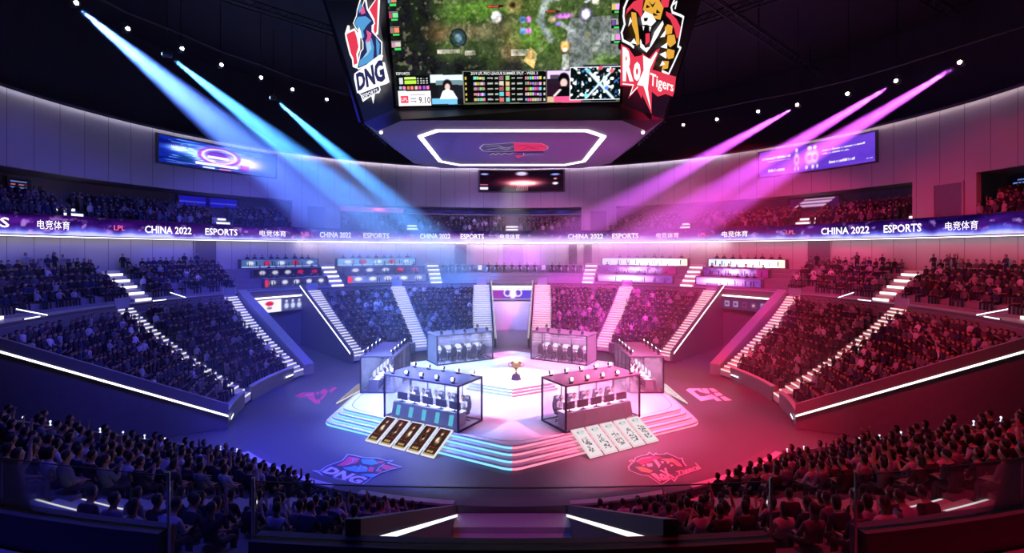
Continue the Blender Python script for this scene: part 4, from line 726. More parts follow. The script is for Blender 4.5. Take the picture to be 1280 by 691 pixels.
def flat_ring(P, w, z0, z1):
    A, B = offset_poly(P, w/2), offset_poly(P, -w/2); n = len(P); mb = MB()
    vs = [(*p,z0) for p in A]+[(*p,z0) for p in B]+[(*p,z1) for p in A]+[(*p,z1) for p in B]
    fs = []
    for i in range(n):
        j = (i+1)%n; fs += [(i,j,n+j,n+i),(2*n+i,3*n+i,3*n+j,2*n+j),(i,2*n+i,2*n+j,j),(n+i,n+j,3*n+j,3*n+i)]
    return mb.add(vs, fs)
bp(flat_ring(RING, .27, 16.9, 16.98).build('light_ring', emit('ring_led', (1,.88,1.), 3.), board))
for x, y in ((-7.7,-5.4),(7.7,-5.4)): bp(MB().lathe([(.05,16.85),(.09,16.9),(.09,16.97)], (x,y,0), 8).build('corner_light', emit('corner_led', (1,.85,.8), 8.), board))
for x, y in ((-5,-5),(5,-5),(-5,5),(5,5)): bp(MB().tube([(x,y,26.3),(x,y,30)], .06, 6).build('cable', M_TRUSS, board))
ub = lambda u, v, w: (u, v, 16.975-w)
glow = lambda n, c, s=1.: emit('logo_'+n, c, s)
ul = {'black':mat('logo_black_paint',(.02,.02,.05),.4),'red':glow('red_dim',(.8,.04,.17),.9),'pale':glow('pale_dim',(.5,.46,.7),.9),'rose':glow('rose',(.9,.25,.4),.8),'wine':glow('wine',(.35,.02,.1),.6),'navy':mat('logo_navy_paint',(.04,.04,.12),.4)}
o = bp(emblem('emblem', LOGOS['under_logo'], ub, ul, board, dz=.006)); o['label'] = 'two-tone black and red emblem on the underside'

# main screen
SA, SB = Vector((-6.5,-6.7,18.1)), Vector((5.86,-7.58,18.1)); SU = (SB-SA); SW = SU.length; SU.normalize(); SN = Vector((SU.y,-SU.x,0)); SVv = SN*.28+Vector((0,0,.96)); SH = 7.0
def spt(u, v, w=0.): return SA+SU*(u*SW)+SVv*(v*SH)+SN*w
c = Canvas(420, 236, (.16,.19,.14)); n1 = vnoise(420,236,7,4,1); n2 = vnoise(420,236,26,14,2,3); n3 = vnoise(420,236,5,3,5)
GX = lambda x: (x-490)/285; GY = lambda y: (131-y)/131*.79
c.a[:] = (.20,.22,.17); c.mix(n1*1.3-.25, (.27,.36,.17)); 
c.mix(np.clip((GX(560)-c.X)/.08, 0, 1)*.92, (.11,.11,.12))                      # dark rocks on the left
c.ell(GX(600),GY(18),.2,.11,(.32,.47,.18),.7,.9); c.ell(GX(585),GY(42),.2,.08,(.45,.42,.30),.7,.9); c.ell(GX(640),GY(60),.07,.26,(.50,.40,.28),.8,.8)
c.ell(GX(548),GY(42),.07,.1,(.62,.42,.32),.9,.6); c.ell(GX(668),GY(45),.14,.2,(.36,.50,.20),.8,.85); c.ell(GX(660),GY(10),.12,.1,(.34,.40,.2),.8,.8)
c.poly([(GX(700),GY(95)),(GX(712),GY(30)),(GX(772),GY(28)),(GX(775),GY(72)),(GX(738),GY(95))], (.42,.44,.45), .9)
c.line((GX(700),GY(35)),(GX(742),GY(66)),.012,(.52,.55,.55)); c.line((GX(742),GY(66)),(GX(762),GY(40)),.01,(.56,.6,.58)); c.line((GX(742),GY(66)),(GX(740),GY(96)),.012,(.5,.52,.52)); c.line((GX(762),GY(40)),(GX(775),GY(36)),.01,(.56,.6,.58))
c.line((GX(683),GY(10)),(GX(676),GY(32)),.016,(.55,.6,.58)); c.line((GX(676),GY(32)),(GX(690),GY(56)),.016,(.5,.55,.55)); c.line((GX(683),GY(10)),(GX(698),GY(8)),.01,(.5,.55,.52))
c.ell(GX(755),GY(82),.09,.1,(.36,.48,.22),.8,.8)
for x, y, w, h in ((508,22,24,14),(505,75,30,20),(530,88,40,20),(560,90,45,22),(590,86,30,18),(640,88,24,16)): c.ell(GX(x),GY(y),w/285,h/165,(.10,.10,.12),.6,.8)
c.rect(GX(548),GY(67),GX(576),GY(62),(.62,.60,.55)); c.rect(GX(582),GY(70),GX(596),GY(64),(.6,.58,.54)); c.rect(GX(640),GY(72),GX(662),GY(64),(.75,.72,.64)); c.poly([(GX(655),GY(78)),(GX(664),GY(62)),(GX(672),GY(70)),(GX(668),GY(88))],(.8,.65,.4))
c.ell(GX(575),GY(49),.034,.062,(.20,.27,.30),.2); c.ring(GX(575),GY(49),.034,.062,.12,(.12,.15,.16)); c.ell(GX(575),GY(49),.019,.036,(.50,.66,.74),.4)
c.ell(GX(623),GY(27),.032,.062,(.2,.12,.1),.6,.8); c.ell(GX(623),GY(26),.027,.052,(.97,.95,1.),.4); c.ell(GX(645),GY(14),.05,.07,(.86,.74,.45),.9,.9); c.ell(GX(643),GY(13),.02,.03,(.2,.17,.12),.6)
c.ell(GX(731),GY(26),.034,.06,(.30,.28,.36),.3); c.ell(GX(731),GY(26),.022,.045,(.97,.95,1.),.5); c.ell(GX(742),GY(12),.018,.03,(.92,.88,.8),.4); c.line((GX(731),GY(12)),(GX(745),GY(4)),.008,(.7,.72,.75))
c.ell(GX(704),GY(27),.055,.026,(.78,.42,.9),.7); c.ell(GX(690),GY(31),.02,.03,(.85,.75,.6),.5); c.ell(GX(697),GY(36),.018,.02,(.5,.45,.7),.5)
for x, y in ((655,30),(655,43)): c.ell(GX(x),GY(y),.018,.028,(.35,.5,.75),.3); c.ell(GX(x+7),GY(y),.014,.026,(.8,.45,.8),.3)
c.ell(GX(706),GY(64),.032,.065,(.3,.27,.22),.5); c.ell(GX(706),GY(62),.024,.045,(.88,.66,.38),.5); c.ell(GX(706),GY(66),.012,.02,(.97,.9,.8),.5); c.rect(GX(703),GY(90),GX(711),GY(72),(.66,.68,.64))
for x, y, w in ((612,14,20),(682,22,18),(733,1,20)): c.rect(GX(x),GY(y+1),GX(x+w),GY(y-1.5),(.25,.05,.08)); c.rect(GX(x)+.004,GY(y+.6),GX(x+w*.7),GY(y-1),(.85,.25,.3))
n9 = vnoise(420,236,110,62,77,2); c.a *= (.72+.56*n2)[..., None]; c.a *= (.70+.6*n9)[..., None]; c.mix(np.clip((vnoise(420,236,34,19,78,3)-.60)*7,0,1)*.45*(c.Y>.2), (.13,.20,.09)); c.mix(np.clip((vnoise(420,236,48,27,79,3)-.66)*8,0,1)*.5*(c.Y>.2), (.62,.60,.46)); c.mix(np.clip(n3-.62,0,1)*2.2*(c.Y>.2), (.08,.12,.06))
def portrait(x0, y0, w, h, seed):
    g = np.random.default_rng(seed); c.rect(GX(x0),GY(y0+h),GX(x0+w),GY(y0),(.06,.09,.07))
    c.rect(GX(x0+.5),GY(y0+h*.66),GX(x0+w*.4),GY(y0+.5),tuple(.25+.5*g.random(3))); c.rect(GX(x0+w*.45),GY(y0+h*.6),GX(x0+w-.5),GY(y0+.5),tuple(.35+.6*g.random(3)))
    c.rect(GX(x0+w*.3),GY(y0+h-.4),GX(x0+w-.8),GY(y0+h*.74),(.25,.75,.35)); c.rect(GX(x0),GY(y0),GX(x0+w),GY(y0-.9),(.5,.52,.5))
for k, y in enumerate((-14,0,17.5,35,52)): portrait(487.5+k*.6, y-1, 13, 10.5, 70+k); portrait(760.5+.3*k, y-2, 12, 10.5, 80+k)
# lower score strip
HU = lambda zx: (zx/4.339+485-490)/285
def HV(zx, zy): u = HU(zx); return (lerp(229,207,u)-zy)/728
def HR(x0, y0, x1, y1, col, al=1.): return c.poly([(HU(x0),HV(x0,y1)),(HU(x1),HV(x1,y1)),(HU(x1),HV(x1,y0)),(HU(x0),HV(x0,y0))], col, al)
HR(20,226,1260,260,(.04,.03,.09)); HR(36,58,222,143,(.07,.08,.08)); HR(40,62,218,140,(.05,.06,.06)); HR(38,143,222,228,(.93,.9,.92))
HR(80,68,145,80,(.75,.9,.45)); HR(80,86,145,104,(.65,.85,.25)); HR(50,72,72,104,(.75,.75,.78))
g = np.random.default_rng(3)
for y in (72,84,96):
    for x in (152,168,184,200): HR(x,y,x+9,y+6,(.7,.72,.7) if g.random()<.8 else (.3,.3,.3))
for x in range(48,210,22): HR(x,116,x+14,134,tuple(.3+.6*g.random(3)))
HR(50,170,96,210,(.86,.22,.32)); HR(108,158,190,168,(.7,.7,.72)); HR(108,196,140,204,(.5,.5,.52)); HR(108,182,140,190,(.6,.6,.62))
HR(222,52,407,218,(.10,.10,.12)); HR(226,56,403,98,(.80,.90,.96)); HR(255,85,403,112,(.40,.50,.52)); HR(262,110,403,185,(.12,.12,.15))
c.ell(HU(318),HV(318,112),.024,.05,(.10,.09,.11),.25); c.ell(HU(318),HV(318,122),.014,.03,(.86,.72,.66),.3)
c.poly([(HU(272),HV(272,188)),(HU(290),HV(290,145)),(HU(318),HV(318,130)),(HU(348),HV(348,145)),(HU(372),HV(372,188))],(.95,.94,.97))
HR(228,186,370,216,(.42,.68,.88)); HR(372,186,404,216,(.08,.08,.1))
HR(405,36,864,213,(.42,.43,.40)); HR(409,40,860,209,(.06,.065,.06))
for r_ in range(5):
    y = 68+r_*29
    for x in range(462,524,11): HR(x,y,x+9,y+15,tuple(.25+.7*g.random(3)))
    for x in range(745,826,13): HR(x,y,x+10,y+15,tuple(.25+.7*g.random(3)))
    HR(415,y+1,426,y+14,(.75,.65,.3)); HR(845,y+1,856,y+14,(.75,.72,.65))
    HR(606,y-4,628,y+18,tuple(.3+.5*g.random(3))); HR(640,y-4,662,y+18,tuple(.4+.5*g.random(3)*np.array((1,.7,.6))))
    for x, w in ((540,28),(580,20),(672,18),(702,30)): HR(x,y+3,x+w,y+11,(.62,.63,.62))
HR(864,34,1052,208,(.09,.09,.11)); HR(868,38,1048,80,(.82,.72,.92)); HR(868,80,1048,175,(.16,.09,.15)); HR(880,60,930,110,(.14,.12,.16),.8); HR(985,80,1040,130,(.35,.12,.25))
c.ell(HU(955),HV(955,78),.026,.045,(.06,.05,.07),.2); c.ell(HU(955),HV(955,102),.018,.036,(.88,.72,.68),.3)
c.poly([(HU(900),HV(900,178)),(HU(925),HV(925,130)),(HU(955),HV(955,118)),(HU(990),HV(990,130)),(HU(1015),HV(1015,178))],(.06,.06,.07)); c.line((HU(905),HV(905,172)),(HU(935),HV(935,140)),.006,(.9,.8,.8)); c.line((HU(1010),HV(1010,172)),(HU(1000),HV(1000,145)),.006,(.9,.8,.8))
HR(866,176,1050,208,(.86,.32,.5)); HR(868,178,902,206,(.75,.65,.5))
HR(1052,5,1242,206,(.35,.36,.38)); HR(1057,10,1238,202,(.04,.05,.06))
mc = (HU(1146),HV(1146,106)); c.rect(mc[0]-.128,mc[1]-.122,mc[0]+.128,mc[1]+.122,(.92,.95,.97)); 
n5 = vnoise(420,236,60,34,9,2); m5 = ((np.abs(c.X-mc[0])<.125)&(np.abs(c.Y-mc[1])<.115)); c.mix(m5*np.clip((n5-.34)*9,0,1), (.05,.08,.08)); c.mix(m5*np.clip((n5-.76)*9,0,1), (.25,.45,.75))
c.line((HU(1075),HV(1075,30)),(HU(1220),HV(1220,185)),.007,(.8,.9,.95)); c.line((HU(1075),HV(1075,185)),(HU(1220),HV(1220,30)),.006,(.75,.85,.9))
for x, y, q in ((1085,40,(.4,.75,.85)),(1075,170,(.45,.85,.95)),(1210,40,(.85,.35,.4)),(1150,25,(.8,.3,.35)),(1185,130,(.3,.5,.85))): c.ell(HU(x),HV(x,y),.012,.018,q,.4)
scr = bp(screen_mesh('main_screen', c, lambda u, v: spt(u, v, .03), screen_mat('game_screen', 1.55), board))
M_TXT = emit('screen_text', (.92,.92,.94), 1.); M_TXTD = emit('screen_text_dark', (.12,.12,.14), .6)
def htext(body, x0, y0, x1, y1, m, nm='screen_text'):
    mb = MB(); text_fill(mb, body, lambda u, v: spt(HU(lerp(x0,x1,u)), HV(lerp(x0,x1,u), lerp(y1,y0,v)), .045)); o = bp(mb.build(nm, m, board)); return o
htext('2019 LPL PRO LEAGUE SUMMER SPLIT - WEEK 3', 450, 43, 815, 59, M_TXT); htext('9.10', 152, 176, 219, 214, M_TXTD); htext('ESPORTS', 36, 42, 112, 56, M_TXT)
htext('LPL', 55, 182, 91, 200, M_TXT)
bez = MB()
for (u0, v0, u1, v1) in ((-.012,-.012,1.012,0),(-.012,0,0,1),(1,0,1.012,1)):
    bez.add([spt(u0,v0,-.02),spt(u1,v0,-.02),spt(u1,v1,-.02),spt(u0,v1,-.02),spt(u0,v0,.06),spt(u1,v0,.06),spt(u1,v1,.06),spt(u0,v1,.06)], [(0,1,2,3),(7,6,5,4),(0,4,5,1),(1,5,6,2),(2,6,7,3),(3,7,4,0)])
bp(bez.build('bezel', M_BODY, board))
# crest panels on the chamfered faces
def plane3(O, U, nx):
    O = Vector(O); U = Vector(U).normalized(); nn = Vector(nx).normalized(); V = (nn*.28+Vector((0,0,.96))).normalized(); N_ = U.cross(V)
    if N_.dot(nn) < 0: N_ = -N_
    return lambda u, v, w: O+U*u+V*v+N_*(.05+w)
gl = {'white':glow('white',(1,1,1),1.15),'red':glow('red',(.80,.045,.09),1.05),'navy':glow('navy',(.03,.03,.13),.9),'blue':glow('blue',(.10,.36,.72),1.),'ice':glow('ice',(.35,.65,.9),1.),'pink':glow('pink',(.85,.12,.32),1.),'black':mat('logo_black',(.012,.01,.014),.5),'gold':glow('gold',(.80,.40,.05),1.05)}
o = bp(emblem('dragon_crest', LOGOS['dng_panel'], plane3((-9.3,-3.5,18.1),(2.75,-3.2,0),(-3.2,-2.75,0)), gl, board, dz=.008)); o['label'] = 'blue and red crest panel reading DNG ESPORTS'
o = bp(emblem('tiger_crest', LOGOS['tigers_panel'], plane3((5.9,-7.6,18.1),(3.4,3.3,0),(3.3,-3.4,0)), gl, board, dz=.008)); o['label'] = 'red and gold crest panel reading ROX Tigers'
# dark vertical fins on the board's flanks
for s in (-1, 1):
    fin = MB()
    for k in range(9):
        t = k/8; x = s*(9.55+.02*k); y = -3.2+t*7.2
        fin.add([(x,y-.06,18.1),(x+s*.12,y-.06,18.1),(x+s*.12,y+.06,18.1),(x,y+.06,18.1),(x+s*2.3,y-.06,26),(x+s*2.42,y-.06,26),(x+s*2.42,y+.06,26),(x+s*2.3,y+.06,26)], [(0,1,2,3),(7,6,5,4),(0,4,5,1),(1,5,6,2),(2,6,7,3),(3,7,4,0)])
    bp(fin.build('side_fins', M_SKIRT, board))

# ================================================================= WALL SCREENS, RIBBON, COUNTERS
def arcmap(a, b, r, z0, z1): return lambda u, v: pol(lerp(a, b, u), r, lerp(z0, z1, v))
def wall_screen(a, b, z0, z1, cv, s, label, r=35.2, nm='wall_screen', fm=True, texts=()):
    root = empty(nm, pol((a+b)/2, r, z0), 0, label, 'screen'); L0 = -Vector(root.location)
    if fm:
        fr = MB(); e = .35
        for (p, q, y0, y1) in ((a-e,b+e,z0-.16,z0),(a-e,b+e,z1,z1+.12),(a-e,a,z0,z1),(b,b+e,z0,z1)): fr.arc([(r-.06,y0),(r-.06,y1),(r+.1,y1),(r+.1,y0)], p, q, max(2,int((q-p)/2)))
        o = fr.build('frame', M_FASCIA, root); o.location = L0
    o = screen_mesh('display', cv, arcmap(a, b, r, z0, z1), screen_mat('panel_screen_%.2f' % s, s), root); o.location = L0
    for body, u0, v0, u1, v1, m in texts:
        mb = MB(); text_fill(mb, body, lambda u, v: arcmap(a, b, r-.03, z0, z1)(lerp(u0,u1,u), lerp(v0,v1,v))); o = mb.build('screen_text', m, root); o.location = L0
    return root
c = Canvas(150, 44, (.05,.07,.36)); n1 = vnoise(150,44,3,9,21); c.mix(n1*1.4-.4, (.10,.25,.75)); c.mix(np.clip(.35-c.Y,0,1)*1.2, (.04,.04,.25))
for k in range(26): g = np.random.default_rng(k); y = g.random(); c.line((g.random()*.3,y),(.3+g.random()*.7,y-.06),.006,(.4,.65,1.),.6)
c.glow(.5,.5,.22,.3,(.9,.75,1.),.7); c.glow(.76,.42,.14,.25,(1.,.8,.9),.8); c.glow(.16,.62,.08,.1,(.7,.9,1.),.9); c.glow(.3,.55,.1,.25,(.5,.8,1.),.5)
c.ring(.5,.56,.17,.33,.10,(.55,.2,.75),.8); c.ring(.5,.56,.14,.27,.08,(.9,.8,1.),.9); c.ell(.48,.58,.12,.2,(.35,.12,.6),.4,.8); c.rect(.3,.16,.66,.24,(1,1,1),.9); c.rect(.36,.05,.46,.10,(.9,.95,1.),.8); c.rect(.5,.05,.6,.1,(.95,.5,.6),.8); c.rect(.68,.12,.76,.35,(.7,.1,.55),.6)
c.rect(.4,.45,.58,.55,(.97,.93,1.),.9); c.ell(.22,.3,.1,.2,(.02,.15,.3),.8,.7)
wall_screen(-69.6,-49.9,18.3,20.85,c,1.7,'wide wall screen of blue and pink light streaks under the rim',35.2, texts=(('WE ARE', .1,.56,.22,.70, M_TXT),))
c = Canvas(110, 44, (.06,.03,.09)); n1 = vnoise(110,44,12,6,22); c.mix(n1*1.2-.45,(.25,.05,.12)); c.glow(.5,.42,.22,.22,(.9,.3,.35),.9); c.glow(.52,.40,.16,.10,(1.,.9,.85),1.3); c.rect(.36,.34,.66,.46,(1,.93,.88),.9)
c.ell(.5,.85,.09,.12,(.85,.8,.95),.5); c.ell(.06,.82,.06,.06,(.6,.65,.95),.5); c.rect(.0,.08,.1,.2,(.95,.92,1.)); c.rect(0,.3,.1,.33,(.7,.35,.5)); c.ell(.9,.8,.07,.06,(.55,.6,.95),.5); c.ell(.9,.38,.045,.08,(.95,.95,1.),.5); c.ell(.9,.6,.025,.05,(.95,.6,.6),.5)
for k in range(6): c.line((.46+.02*k,.34),(.44+.026*k,.05),.006,(.95,.7,.7),.6)
wall_screen(-7.2,11.5,18.15,21.0,c,1.2,'small wall screen with a glowing white title, straight behind the scoreboard')
c = Canvas(150, 44, (.36,.22,.78)); n1 = vnoise(150,44,4,3,23); c.mix(n1*.8-.2,(.55,.32,.9))
for cx, w in ((.34,.03),(.455,.055),(.5,.04)):
    c.ell(cx,.52,w,.34,(.95,.88,.95),.6); c.ell(cx,.5,w*.6,.14,(.45,.25,.3),.5,.8); c.ell(cx-w*.5,.16,w*.3,.1,(.95,.9,.95),.5); c.ell(cx+w*.5,.16,w*.3,.1,(.95,.9,.95),.5); c.ell(cx,.86,w*.5,.1,(.98,.95,.98),.5)
for x0, y0, x1, h in ((.03,.66,.30,.10),(.08,.56,.28,.04),(.56,.66,.92,.06),(.56,.54,.80,.05),(.08,.15,.24,.13),(.62,.18,.84,.1),(.93,.14,.98,.03)):
    for k in range(int((x1-x0)*70)): 
        g = np.random.default_rng(int(k+x0*1000)); c.rect(x0+k/70, y0, x0+k/70+.0115, y0+h*(.6+.4*g.random()), (.97,.94,1.), .9)
wall_screen(51.9,71.1,18.2,20.9,c,1.1,'wide purple wall screen with white figures under the rim')
c = Canvas(40, 10, (.14,.12,.75)); c.rect(0,.4,1,.55,(.35,.4,.95),.8); c.rect(.45,0,.52,1,(.08,.06,.4)); c.rect(.1,.7,.35,.75,(.7,.75,1.)); c.rect(.6,.2,.9,.25,(.7,.75,1.))
wall_screen(-63.2,-54.1,14.7,15.7,c,.8,'low blue screen at the back of the blue-lit balcony', 38.55)
c = Canvas(40, 10, (.3,.1,.3)); 
for k in range(5): c.rect(.1+.05*k,.2+.15*k,.7+.05*k,.27+.15*k,(.95,.75,.95),.9)
wall_screen(54.6,62.3,14.6,15.7,c,.9,'pink striped sign at the back of the red-lit balcony', 38.55)
c = Canvas(20, 10, (.05,.05,.16))
for k in range(3): c.rect(.05,.15+.3*k,.95,.24+.3*k,(.5,.6,.95) if k != 1 else (.9,.5,.55),.9)
wall_screen(-84.6,-82.7,14.8,15.5,c,.8,'tiny blue sign high on the blue-lit balcony wall', 38.55)
c = Canvas(20, 10, (.05,.04,.12)); c.rect(.1,.3,.9,.45,(.5,.65,.95)); c.rect(.3,.6,.9,.7,(.45,.6,.9))
wall_screen(84.3,86.6,14.9,15.6,c,.8,'tiny pale blue sign high on the red-lit balcony wall', 38.55)
c = Canvas(60, 8, (.5,.1,.5)); c.mix(vnoise(60,8,8,2,31)*1.2-.3,(.85,.25,.6)); c.glow(.6,.6,.12,.4,(1,.8,.8),.7)
wall_screen(-35.6,-23,15.15,15.8,c,.75,'slim pink glow painted as the lit ceiling at the blue-lit end of the middle recess', 38.5)  # emission stands in for pink light on the recess ceiling
c = Canvas(120, 6, (.1,.06,.26)); c.mix(vnoise(120,6,16,2,32)*1.6-.5,(.32,.3,.75)); c.rect(0,0,1,.2,(.75,.6,.9),.9)
wall_screen(-22.4,14.8,15.1,15.75,c,.7,'long dim violet glowing band for the glass suites across the middle recess', 38.5)  # dim suite band drawn with its own glow, not a lamp
# tunnel header screens
def flat_screen(P, Q, z0, z1, cv, s, label, off):
    P, Q = Vector(P), Vector(Q); d = (Q-P); nrm = Vector((d.y,-d.x,0)).normalized()
    if nrm.dot(P) > 0: nrm = -nrm
    root = empty('tunnel_screen', P, 0, label, 'screen'); 
    mb = MB(); h = z1-z0
    a, b = -nrm*.02, nrm*.05; vs = [w+t+Vector((0,0,z-P.z)) for w in (a,b) for t in (Vector((0,0,0)), d) for z in (z0-.06,z1+.06)]
    mb.add(vs, [(0,1,3,2),(4,6,7,5),(0,4,5,1),(2,3,7,6),(0,2,6,4),(1,5,7,3)]); mb.build('housing', M_FASCIA, root)
    screen_mesh('display', cv, lambda u, v: d*u+nrm*.06+Vector((0,0,z0+v*h-P.z)), screen_mat('panel_screen_%.2f' % s, s), root); return root
c = Canvas(60, 16, (.5,.52,.62)); c.rect(0,0,.62,1,(.93,.9,.93)); c.ell(.1,.5,.08,.3,(.85,.15,.25),.4,.8); c.ell(.43,.68,.08,.2,(.8,.1,.2),.3); c.ell(.43,.35,.05,.12,(.2,.15,.3),.3,.6); c.rect(.64,0,1,1,(.25,.28,.45)); 
for k in range(3): c.ell(.71+.11*k,.42,.05,.3,(.75,.78,.88),.5); c.ell(.71+.11*k,.78,.025,.12,(.85,.8,.85),.4)
flat_screen(pol(-63,28.75,0), pol(-50.2,28.75,0), 3.85, 5.1, c, 1.35, 'bright white and red screen over the blue-lit corner tunnel', 0)
c = Canvas(60, 16, (.30,.20,.42))
for k in range(6): c.rect(.06+.15*k,.25,.15+.15*k,.75,(.75,.7,.85) if k < 2 or k == 4 else (.55,.25,.4),.9); c.ell(.105+.15*k,.5,.025,.14,(.25,.12,.3) if k != 3 else (.9,.85,.95),.4)
flat_screen(pol(50.2,28.75,0), pol(63,28.75,0), 3.95, 5.05, c, .75, 'dim violet screen with a row of icons over the red-lit corner tunnel', 0)
c = Canvas(60, 14, (.42,.22,.75)); c.rect(0,0,.3,1,(.65,.22,.7),.8); c.rect(.7,0,1,1,(.35,.25,.85),.8); c.ell(.52,.5,.1,.5,(1,.97,1.),.4); c.ring(.4,.62,.08,.3,.2,(.95,.9,1.)); c.ring(.64,.62,.08,.3,.2,(.95,.9,1.)); c.rect(0,.85,1,1,(1,1,1)); c.rect(0,0,1,.08,(.9,.8,1.))
flat_screen(pol(-5.3,28.7,0), pol(5.3,28.7,0), 3.9, 5.2, c, 1.25, 'violet header screen with white emblem over the back tunnel', 0)

# ribbon display
W_ = 1500; c = Canvas(W_, 16, (.10,.05,.26)); n1 = vnoise(W_,16,70,2,41); n2 = vnoise(W_,16,260,4,42,3)
c.mix(n1*1.5-.35, (.34,.12,.55)); hgt = .22+.4*vnoise(W_,1,120,1,43,3)[0]; wave = np.clip((hgt[None,:]-c.Y)*5,0,1); c.mix(wave*.85,(.32,.35,.85)); c.mix(np.clip((hgt[None,:]*.55-c.Y)*7,0,1)*.85,(.78,.8,1.))
c.mix(np.clip((n2-.64)*8,0,1)*.6,(.8,.6,.95)); c.mix(np.clip((c.Y-.7)*3.,0,1)*.75,(.04,.02,.09)); cen = np.exp(-((c.X-.5)/.2)**2); c.mix(np.clip((.75-c.Y)*2,0,1)*cen*.85,(.95,.85,1.))
rb = empty('ribbon_display', (0,0,11.15), 0, 'long curved ribbon display with glowing white lettering round the hall', 'ribbon screen')
o = screen_mesh('display', c, lambda u, v: pol(lerp(-115,115,u), 34.2, 11.15+1.5*v), screen_mat('ribbon_screen', 1.4), rb); o.location = (0,0,-11.15)
o = MB().arc([(34.22,11.08),(34.22,12.68),(34.34,12.68),(34.34,11.08)], -116, 116, 116).build('backing', M_FASCIA, rb); o.location = (0,0,-11.15)
M_RT = emit('ribbon_text', (.97,.94,1.), 1.5)
CJ = '\u7535\u7ade\u4f53\u80b2'
for body, a, b in (('ESPORTS',-101,-91.2),(CJ,-87.8,-83.6),('CHINA 2022',-72.9,-65.5),('ESPORTS',-63.2,-57.6),(CJ,-53.6,-48.6),('CHINA 2022',-42,-35.6),('ESPORTS',-33,-27.5),('CHINA 2022',-20.8,-14.0),('ESPORTS',-11.7,-6.4),(CJ,-2.7,1.8),('CHINA 2022',12.7,20.6),('ESPORTS',22.6,28.3),(CJ,32.1,36.8),(CJ,45.5,50.5),('CHINA 2022',63.6,71.4),('ESPORTS',73.6,79.1),(CJ,82.4,86.7)):
    mb = MB(); text_fill(mb, body, lambda u, v: pol(lerp(a,b,u), 34.16, 11.55+.68*v)); o = mb.build('ribbon_lettering', M_RT, rb); o.location = (0,0,-11.15)
for a in (-77.5,-45.5,40.8,57.5): 
    mb = MB(); text_fill(mb, 'LPL', lambda u, v: pol(a+1.6*u, 34.16, 11.7+.42*v)); o = mb.build('ribbon_lettering', emit('ribbon_red', (.9,.12,.25), 1.2), rb); o.location = (0,0,-11.15)

# press counters with lit fronts on the upper terrace
CT = {  # key: (side, a, b, row, palette)
 'A5':(-56.9,-42.2,4),'A3':(-56.1,-42.6,2),'A1':(-55.4,-42.4,0),'B5':(-38.4,-21.7,4),'B3':(-37.9,-20.3,2),'B1':(-38.2,-20.2,0),
 'C5':(20.2,38.6,4),'C3':(20.2,37.1,2),'C1':(20.2,37.3,0),'D5':(42.6,57.3,4),'D3':(42.6,55.6,2),'D1':(42.2,55.7,0)}
RN = {4:'top', 2:'middle', 0:'bottom'}; BNM = {'A':'outer blue-lit', 'B':'inner blue-lit', 'C':'inner red-lit', 'D':'outer red-lit'}
def counter_art(key):
    blk = key[0]; row = key[1]; g = np.random.default_rng(ord(blk)*7+int(row)); c = Canvas(96, 10, (.2,.25,.42))
    if blk in 'AB':
        base = {'5':(.30,.42,.62),'3':(.12,.10,.16),'1':(.22,.22,.36)}[row]
        if blk == 'B': base = {'5':(.42,.62,.78),'3':(.20,.22,.42),'1':(.40,.45,.75)}[row]
        c.a[:] = base; c.a *= (.8+.4*vnoise(96,10,10,2,ord(blk)+int(row)))[...,None]
        for k in range(5):
            x = .08+.19*k+.02*g.random(); col = (.93,.93,.98) if k%2 == 0 or row == '1' else (.85,.12,.2)
            if row == '3': col = (.85,.85,.9) if k < 3 else (.85,.1,.15)
            c.ell(x+.04,.55,.06,.32,col,.5,.95)
        if row == '1': c.ell(.03,.5,.05,.6,(.9,.2,.25),.5)
        c.rect(0,0,1,.16,(.75,.85,1.),.6 if row == '5' else .1)
    else:
        c.a[:] = {'5':(.93,.90,.97),'3':(.32,.14,.45),'1':(.45,.2,.6)}[row]
        if row == '5': c.rect(.0,0,.42,1,(.62,.78,.92),.7); c.glow(.6,.5,.25,.6,(1,1,1),.5); c.rect(.92,0,1,1,(.98,.8,.65),.7)
        elif row == '3': c.glow(.5,.6,.28,.5,(1.,.95,1.),.9); c.mix(vnoise(96,10,16,3,5+ord(blk))*1.4-.6,(.15,.08,.4)); c.rect(.82,0,1,1,(.6,.1,.35),.7)
        else: c.glow(.38,.5,.35,.5,(1.,.97,1.),1.); c.mix((c.X>.75)*vnoise(96,10,20,4,6)*1.2-.2*(c.X>.75),(.25,.15,.4))
    return c
for key, (a, b, row) in CT.items():
    r = TR(row)+.12; z = TZ(row); blk = key[0]
    root = empty('press_counter', pol((a+b)/2, r, z), 0, f'{RN[row]} row press counter with lit front, {BNM[blk]} block', 'counter', 'lit press counters'); L0 = -Vector(root.location)
    n = int((b-a)/1.2)
    o = MB().arc([(r+.04,z),(r+.04,z+.98),(r+.1,z+.98),(r+.1,z)], a, b, n).build('front_panel', M_DARKWALL, root); o.location = L0
    o = MB().arc([(r-.04,z+.98),(r-.04,z+1.03),(r+.5,z+1.03),(r+.5,z+.98)], a, b, n).build('counter_top', M_DECK, root); o.location = L0
    for e in (a, b): o = MB().arc([(r+.1,z),(r+.1,z+.98),(r+.45,z+.98),(r+.45,z)], e-.1, e+.1, 1).build('end_panel', M_DARKWALL, root); o.location = L0
    o = screen_mesh('lit_front', counter_art(key), arcmap(a+.15, b-.15, r+.03, z+.08, z+.93), screen_mat('counter_screen_'+blk, {'A':1.0,'B':1.25,'C':1.6,'D':1.6}[blk]), root); o.location = L0

